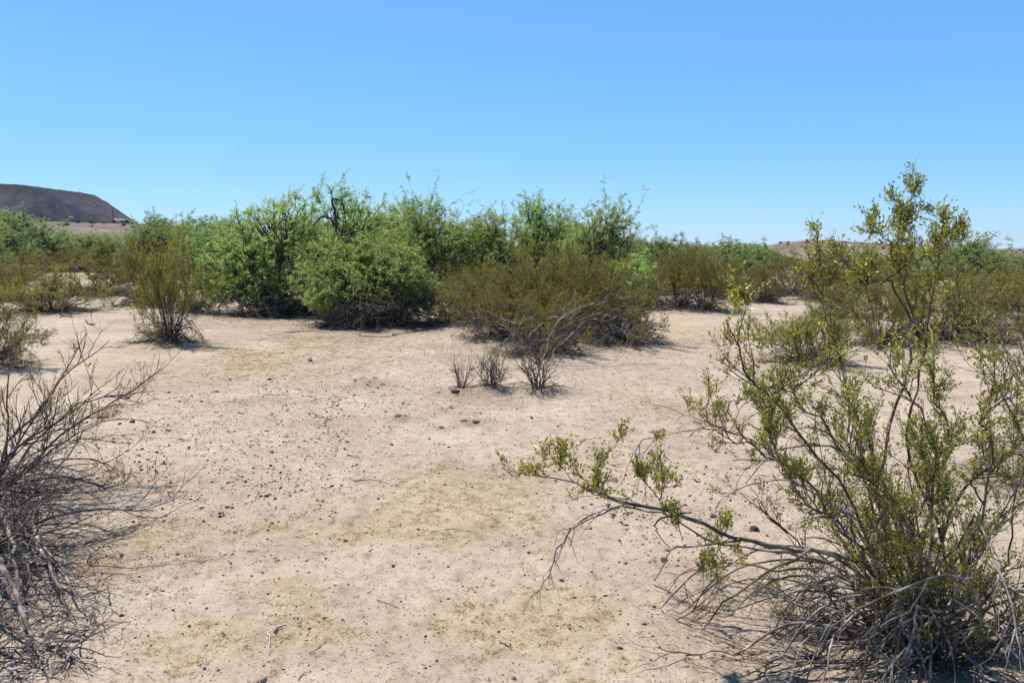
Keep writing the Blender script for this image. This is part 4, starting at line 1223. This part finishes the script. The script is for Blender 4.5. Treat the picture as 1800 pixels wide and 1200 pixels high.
# ------------------------------------------------------------------ far things: dark hill, blue mountains, trailer, pole, cloud
def hill():
    Yc = 1500.0
    prof = [(-900, 360), (-600, 342), (-380, 335), (-200, 333), (-60, 331), (0, 330), (30, 328), (70, 329), (110, 332), (128, 336), (150, 346), (180, 364), (205, 378), (222, 389), (233, 399), (247, 409), (290, 420), (420, 433)]
    xs = np.array([(p[0] - 900) / F * Yc for p in prof]); zs = np.array([1.6 + (437 - p[1]) / F * Yc for p in prof])
    nx, ny = 420, 90
    X = np.linspace(xs[0], xs[-1], nx); top = np.interp(X, xs, zs)
    for _ in range(2): top[1:-1] = (top[:-2] + 2 * top[1:-1] + top[2:]) / 4
    t = np.linspace(-1, 1, ny)
    Xg, Tg = np.meshgrid(X, t)
    half = 60 + top * 2.0
    Yg = Yc + Tg * half[None]
    s = 1 - np.abs(Tg)
    plateau = np.clip(s / .62, 0, 1)
    z = top[None] * (plateau ** 1.15)
    gul = (fbm(Xg / 26, Yg / 90, 300, 4) - .5)
    z = z + gul * 22 * np.sin(np.clip(plateau, 0, 1) * PI) + (fbm(Xg / 9, Yg / 9, 320, 3) - .5) * 3.5 * plateau
    z = z - 3
    V = np.stack([Xg, Yg, z], -1)
    idx = np.arange(nx * ny).reshape(ny, nx)
    Fq = np.stack([idx[:-1, :-1], idx[:-1, 1:], idx[1:, 1:], idx[1:, :-1]], -1).reshape(-1, 4)
    m, nt, N, L = mat_new('basalt_hill')
    out = N.new('ShaderNodeOutputMaterial'); p = N.new('ShaderNodeBsdfPrincipled'); p.inputs['Roughness'].default_value = .95; p.inputs['Specular IOR Level'].default_value = .1
    tc = N.new('ShaderNodeTexCoord')
    n = N.new('ShaderNodeTexNoise'); n.inputs['Scale'].default_value = .06; n.inputs['Detail'].default_value = 9; n.inputs['Roughness'].default_value = .7
    L.new(tc.outputs['Object'], n.inputs[0])
    r = ramp(N, [(.34, (.024, .020, .029)), (.52, (.064, .053, .066)), (.68, (.118, .099, .112))]); L.new(n.outputs[0], r.inputs[0])
    sp = N.new('ShaderNodeSeparateXYZ'); L.new(tc.outputs['Object'], sp.inputs[0])
    ad = N.new('ShaderNodeMath'); ad.operation = 'MULTIPLY_ADD'; ad.inputs[1].default_value = 40; L.new(n.outputs[0], ad.inputs[0]); L.new(sp.outputs[2], ad.inputs[2])
    cap = N.new('ShaderNodeMapRange'); cap.inputs[1].default_value = 100; cap.inputs[2].default_value = 116; L.new(ad.outputs[0], cap.inputs[0])
    mx = N.new('ShaderNodeMix'); mx.data_type = 'RGBA'; L.new(cap.outputs[0], mx.inputs[0]); L.new(r.outputs[0], mx.inputs[6]); mx.inputs[7].default_value = (.026, .028, .024, 1)
    L.new(mx.outputs[2], p.inputs['Base Color']); L.new(p.outputs[0], out.inputs[0])
    tag(link('hill', mesh_from('hill', V, Fq, True), m), 'dark purple-brown volcanic hill with a flat rim at the left', 'hill', kind='structure')


hill()


def mountains():
    Yc = 14000.0
    nx, ny = 300, 24
    px = np.linspace(1020, 1420, nx)
    X = (px - 900) / F * Yc
    e = 9 * np.exp(-((px - 1168) / 16) ** 2) + 8.5 * np.exp(-((px - 1146) / 12) ** 2) + 5.5 * np.exp(-((px - 1200) / 22) ** 2) + 4 * np.exp(-((px - 1110) / 30) ** 2) + 3.5 * np.exp(-((px - 1290) / 60) ** 2)
    top = e / F * Yc * (1 + .25 * (fbm(px / 5, px * 0, 340, 3) - .5)) + 14
    t = np.linspace(-1, 1, ny)
    Xg, Tg = np.meshgrid(X, t)
    z = top[None] * np.clip(1 - np.abs(Tg), 0, 1) ** .8 - 6
    z = z + (fbm(Xg / 120, Tg * 5, 350, 3) - .5) * 20 * (1 - np.abs(Tg))
    V = np.stack([Xg, Yc + 500 * Tg, z], -1)
    idx = np.arange(nx * ny).reshape(ny, nx)
    Fq = np.stack([idx[:-1, :-1], idx[:-1, 1:], idx[1:, 1:], idx[1:, :-1]], -1).reshape(-1, 4)
    tag(link('mountains', mesh_from('mountains', V, Fq, True), plain_mat('far_rock', (.14, .12, .11), .9, .3, .01)), 'far blue mountains on the horizon', 'mountains', kind='structure')


mountains()


class Boxes(Build):
    def box(s, x0, x1, y0, y1, z0, z1):
        V = np.array([(x, y, z) for z in (z0, z1) for y in (y0, y1) for x in (x0, x1)], float)
        s.add(V, np.array([(0, 2, 3, 1), (4, 5, 7, 6), (0, 1, 5, 4), (2, 6, 7, 3), (0, 4, 6, 2), (1, 3, 7, 5)]))


M['cream'] = plain_mat('cream_siding', (.46, .43, .38), .6, .08, 2)
M['tan_roof'] = plain_mat('tan_roof', (.50, .40, .30), .7, .1, 2)
M['glass'] = plain_mat('window_glass', (.03, .04, .045), .15, .1, 2)
M['pole_wood'] = plain_mat('pole_wood', (.10, .07, .05), .8, .3, 6)
M['steel'] = plain_mat('grey_steel', (.22, .23, .24), .5, .1, 6)


def trailer():
    Y = 380.0
    x0 = (207 - 900) / F * Y; x1 = (239 - 900) / F * Y
    z = float(H((x0 + x1) / 2, Y)); w = x1 - x0
    root = empty('mobile_home', ((x0 + x1) / 2, Y, z))
    tag(root, 'long cream mobile home with tan roof under the slope of the dark hill', 'mobile home')
    b = Boxes(); b.box(-w / 2, w / 2, -1.9, 1.9, .55, 2.75); link('wall', b.mesh('trailer_wall'), M['cream'], root)
    b = Boxes(); b.box(-w / 2 - .3, w * .18, -2.2, 2.2, 2.95, 3.15); b.box(-w / 2 - .1, w / 2 + .1, -2.0, 2.0, 2.75, 2.95); link('roof', b.mesh('trailer_roof'), M['tan_roof'], root)
    b = Boxes(); b.box(-w / 2 + .1, w / 2 - .1, -1.75, 1.75, -.4, .55); link('skirting', b.mesh('trailer_skirt'), M['glass'], root)
    for c in (-w * .40, -.1, w * .30):
        b = Boxes(); ww = .75 if c < 0 else .95; b.box(c - ww, c + ww, -1.96, -1.902, 1.25, 2.2)
        link('window', b.mesh('trailer_window'), M['glass'], root)
    b = Boxes(); b.box(-w * .2 - .4, -w * .2 + .4, -1.96, -1.902, .58, 2.45); link('door', b.mesh('trailer_door'), M['cream'], root)
    xp = (204.5 - 900) / F * Y; yp = Y - 6; xp = (204.5 - 900) / F * yp
    zp = float(H(xp, yp)); h = 1.6 + (437 - 364) / F * yp - zp
    root = empty('utility_pole', (xp, yp, zp))
    tag(root, 'wooden utility pole with a transformer standing left of the mobile home', 'utility pole')
    b = Build(); P = np.array([[[0, 0, -.5], [0, 0, h * .5], [0, 0, h]]]); b.tubes(P, np.array([[.17, .15, .11]]), 8); link('pole', b.mesh('pole', True), M['pole_wood'], root)
    b = Boxes(); b.box(-.75, .75, -.20, -.09, h - .75, h - .62); link('crossarm', b.mesh('crossarm'), M['pole_wood'], root)
    b = Build(); b.tubes(np.array([[[.42, 0, h - 2.9], [.42, 0, h - 2.6], [.42, 0, h - 1.8]]]), np.array([[.26, .28, .26]]), 10); link('transformer', b.mesh('transformer', True), M['steel'], root)


trailer()
for px, s in ((186, 1.5), (191, 1.9), (198, 1.3), (236, 1.6), (222, 1.2)):
    Y = 373.0; x = (px - 900) / F * Y
    plant('desert_shrub', HS, (x, Y, float(H(x, Y)) - .05), s * 3, (s * 1.2, s, s), 'dark shrub beside the mobile home and the utility pole', 'shrub', 'dark shrubs by the mobile home')


def cloud():
    import bmesh
    Y = 30000.0
    c = pix(1335, 377, Y)
    bm = bmesh.new()
    for dx, dz, rx, rz in ((0, 0, 210, 30), (-150, 6, 120, 18), (140, -8, 150, 20), (60, 14, 110, 22)):
        res = bmesh.ops.create_icosphere(bm, subdivisions=3, radius=1)
        for v in res['verts']:
            p = v.co; k = 1 + .35 * (float(fbm(p.x * 2 + dx, p.z * 2 + p.y, 7, 3)) - .5)
            v.co = (dx + p.x * rx * k, p.y * 120 * k, dz + p.z * rz * k)
    m = bpy.data.meshes.new('cloud'); bm.to_mesh(m); bm.free()
    mt, nt, N, L = mat_new('cloud_vapour')
    out = N.new('ShaderNodeOutputMaterial'); v = N.new('ShaderNodeVolumeScatter'); v.inputs['Color'].default_value = (1, 1, 1, 1); v.inputs['Density'].default_value = .02; v.inputs['Anisotropy'].default_value = .2
    L.new(v.outputs[0], out.inputs['Volume'])
    o = link('cloud', m, mt); o.location = c
    tag(o, 'one small wisp of white cloud low in the blue sky', 'cloud', kind='stuff')


cloud()

def haze():
    b = Boxes(); b.box(-16000, 16000, -16000, 16000, -12, 240)
    m, nt, N, L = mat_new('desert_haze')
    out = N.new('ShaderNodeOutputMaterial'); v = N.new('ShaderNodeVolumePrincipled')
    v.inputs['Color'].default_value = (.80, .88, 1, 1); v.inputs['Density'].default_value = .000035; v.inputs['Anisotropy'].default_value = .2
    L.new(v.outputs[0], out.inputs['Volume'])
    tag(link('haze', b.mesh('haze'), m), 'thin blue desert haze over the plain', 'haze', kind='stuff')


haze()

# ------------------------------------------------------------------ sky, sun, camera
SUN_EL = math.radians(63); SUN_AZ = math.radians(-58)          # azimuth from +y (the view) towards +x
w = bpy.data.worlds.new('World'); bpy.context.scene.world = w; w.use_nodes = True
nt = w.node_tree; nt.nodes.clear()
out = nt.nodes.new('ShaderNodeOutputWorld'); bg = nt.nodes.new('ShaderNodeBackground'); sky = nt.nodes.new('ShaderNodeTexSky')
sky.sky_type = 'NISHITA'; sky.sun_disc = False; sky.sun_elevation = SUN_EL; sky.sun_rotation = SUN_AZ
sky.air_density = 1.0; sky.dust_density = 0.0; sky.ozone_density = 10.0; sky.altitude = 3000
bg.inputs['Strength'].default_value = .12
sep = nt.nodes.new('ShaderNodeSeparateColor'); com = nt.nodes.new('ShaderNodeCombineXYZ'); nt.links.new(sky.outputs[0], sep.inputs[0])
for ch, (gp, mu) in enumerate(((.81, 1.02), (.55, 1.98), (.30, 3.85))):
    a = nt.nodes.new('ShaderNodeMath'); a.operation = 'POWER'; a.inputs[1].default_value = gp; nt.links.new(sep.outputs[ch], a.inputs[0])
    b = nt.nodes.new('ShaderNodeMath'); b.operation = 'MULTIPLY'; b.inputs[1].default_value = mu; nt.links.new(a.outputs[0], b.inputs[0]); nt.links.new(b.outputs[0], com.inputs[ch])
tc = nt.nodes.new('ShaderNodeTexCoord'); sz_ = nt.nodes.new('ShaderNodeSeparateXYZ'); nt.links.new(tc.outputs['Generated'], sz_.inputs[0])
zr = nt.nodes.new('ShaderNodeMapRange'); zr.inputs[1].default_value = .36; zr.inputs[2].default_value = .95; zr.inputs[3].default_value = 1.0; zr.inputs[4].default_value = .34; nt.links.new(sz_.outputs[2], zr.inputs[0])
zm = nt.nodes.new('ShaderNodeVectorMath'); zm.operation = 'SCALE'; nt.links.new(com.outputs[0], zm.inputs[0]); nt.links.new(zr.outputs[0], zm.inputs['Scale'])
nt.links.new(zm.outputs[0], bg.inputs[0]); nt.links.new(bg.outputs[0], out.inputs[0])

ld = bpy.data.lights.new('sun', 'SUN'); ld.energy = 4.5; ld.angle = math.radians(.53); ld.color = (1, .94, .85)
lo = bpy.data.objects.new('sun', ld); C.objects.link(lo)
from mathutils import Vector
sd = Vector((math.sin(SUN_AZ) * math.cos(SUN_EL), math.cos(SUN_AZ) * math.cos(SUN_EL), math.sin(SUN_EL)))
lo.rotation_euler = sd.to_track_quat('Z', 'Y').to_euler()

cd = bpy.data.cameras.new('camera'); cd.sensor_width = 36; cd.lens = F / 1800 * 36; cd.clip_start = .05; cd.clip_end = 90000
co = bpy.data.objects.new('camera', cd); C.objects.link(co); co.location = CAM; co.rotation_euler = (PI / 2 - PITCH, 0, 0)
sc = bpy.context.scene; sc.camera = co
sc.view_settings.view_transform = 'Standard'; sc.view_settings.look = 'None'; sc.view_settings.gamma = 1; sc.view_settings.exposure = .4
sc.view_settings.use_curve_mapping = False
sc.cycles.max_bounces = 8; sc.cycles.volume_bounces = 3; sc.cycles.transparent_max_bounces = 8; sc.cycles.use_denoising = True
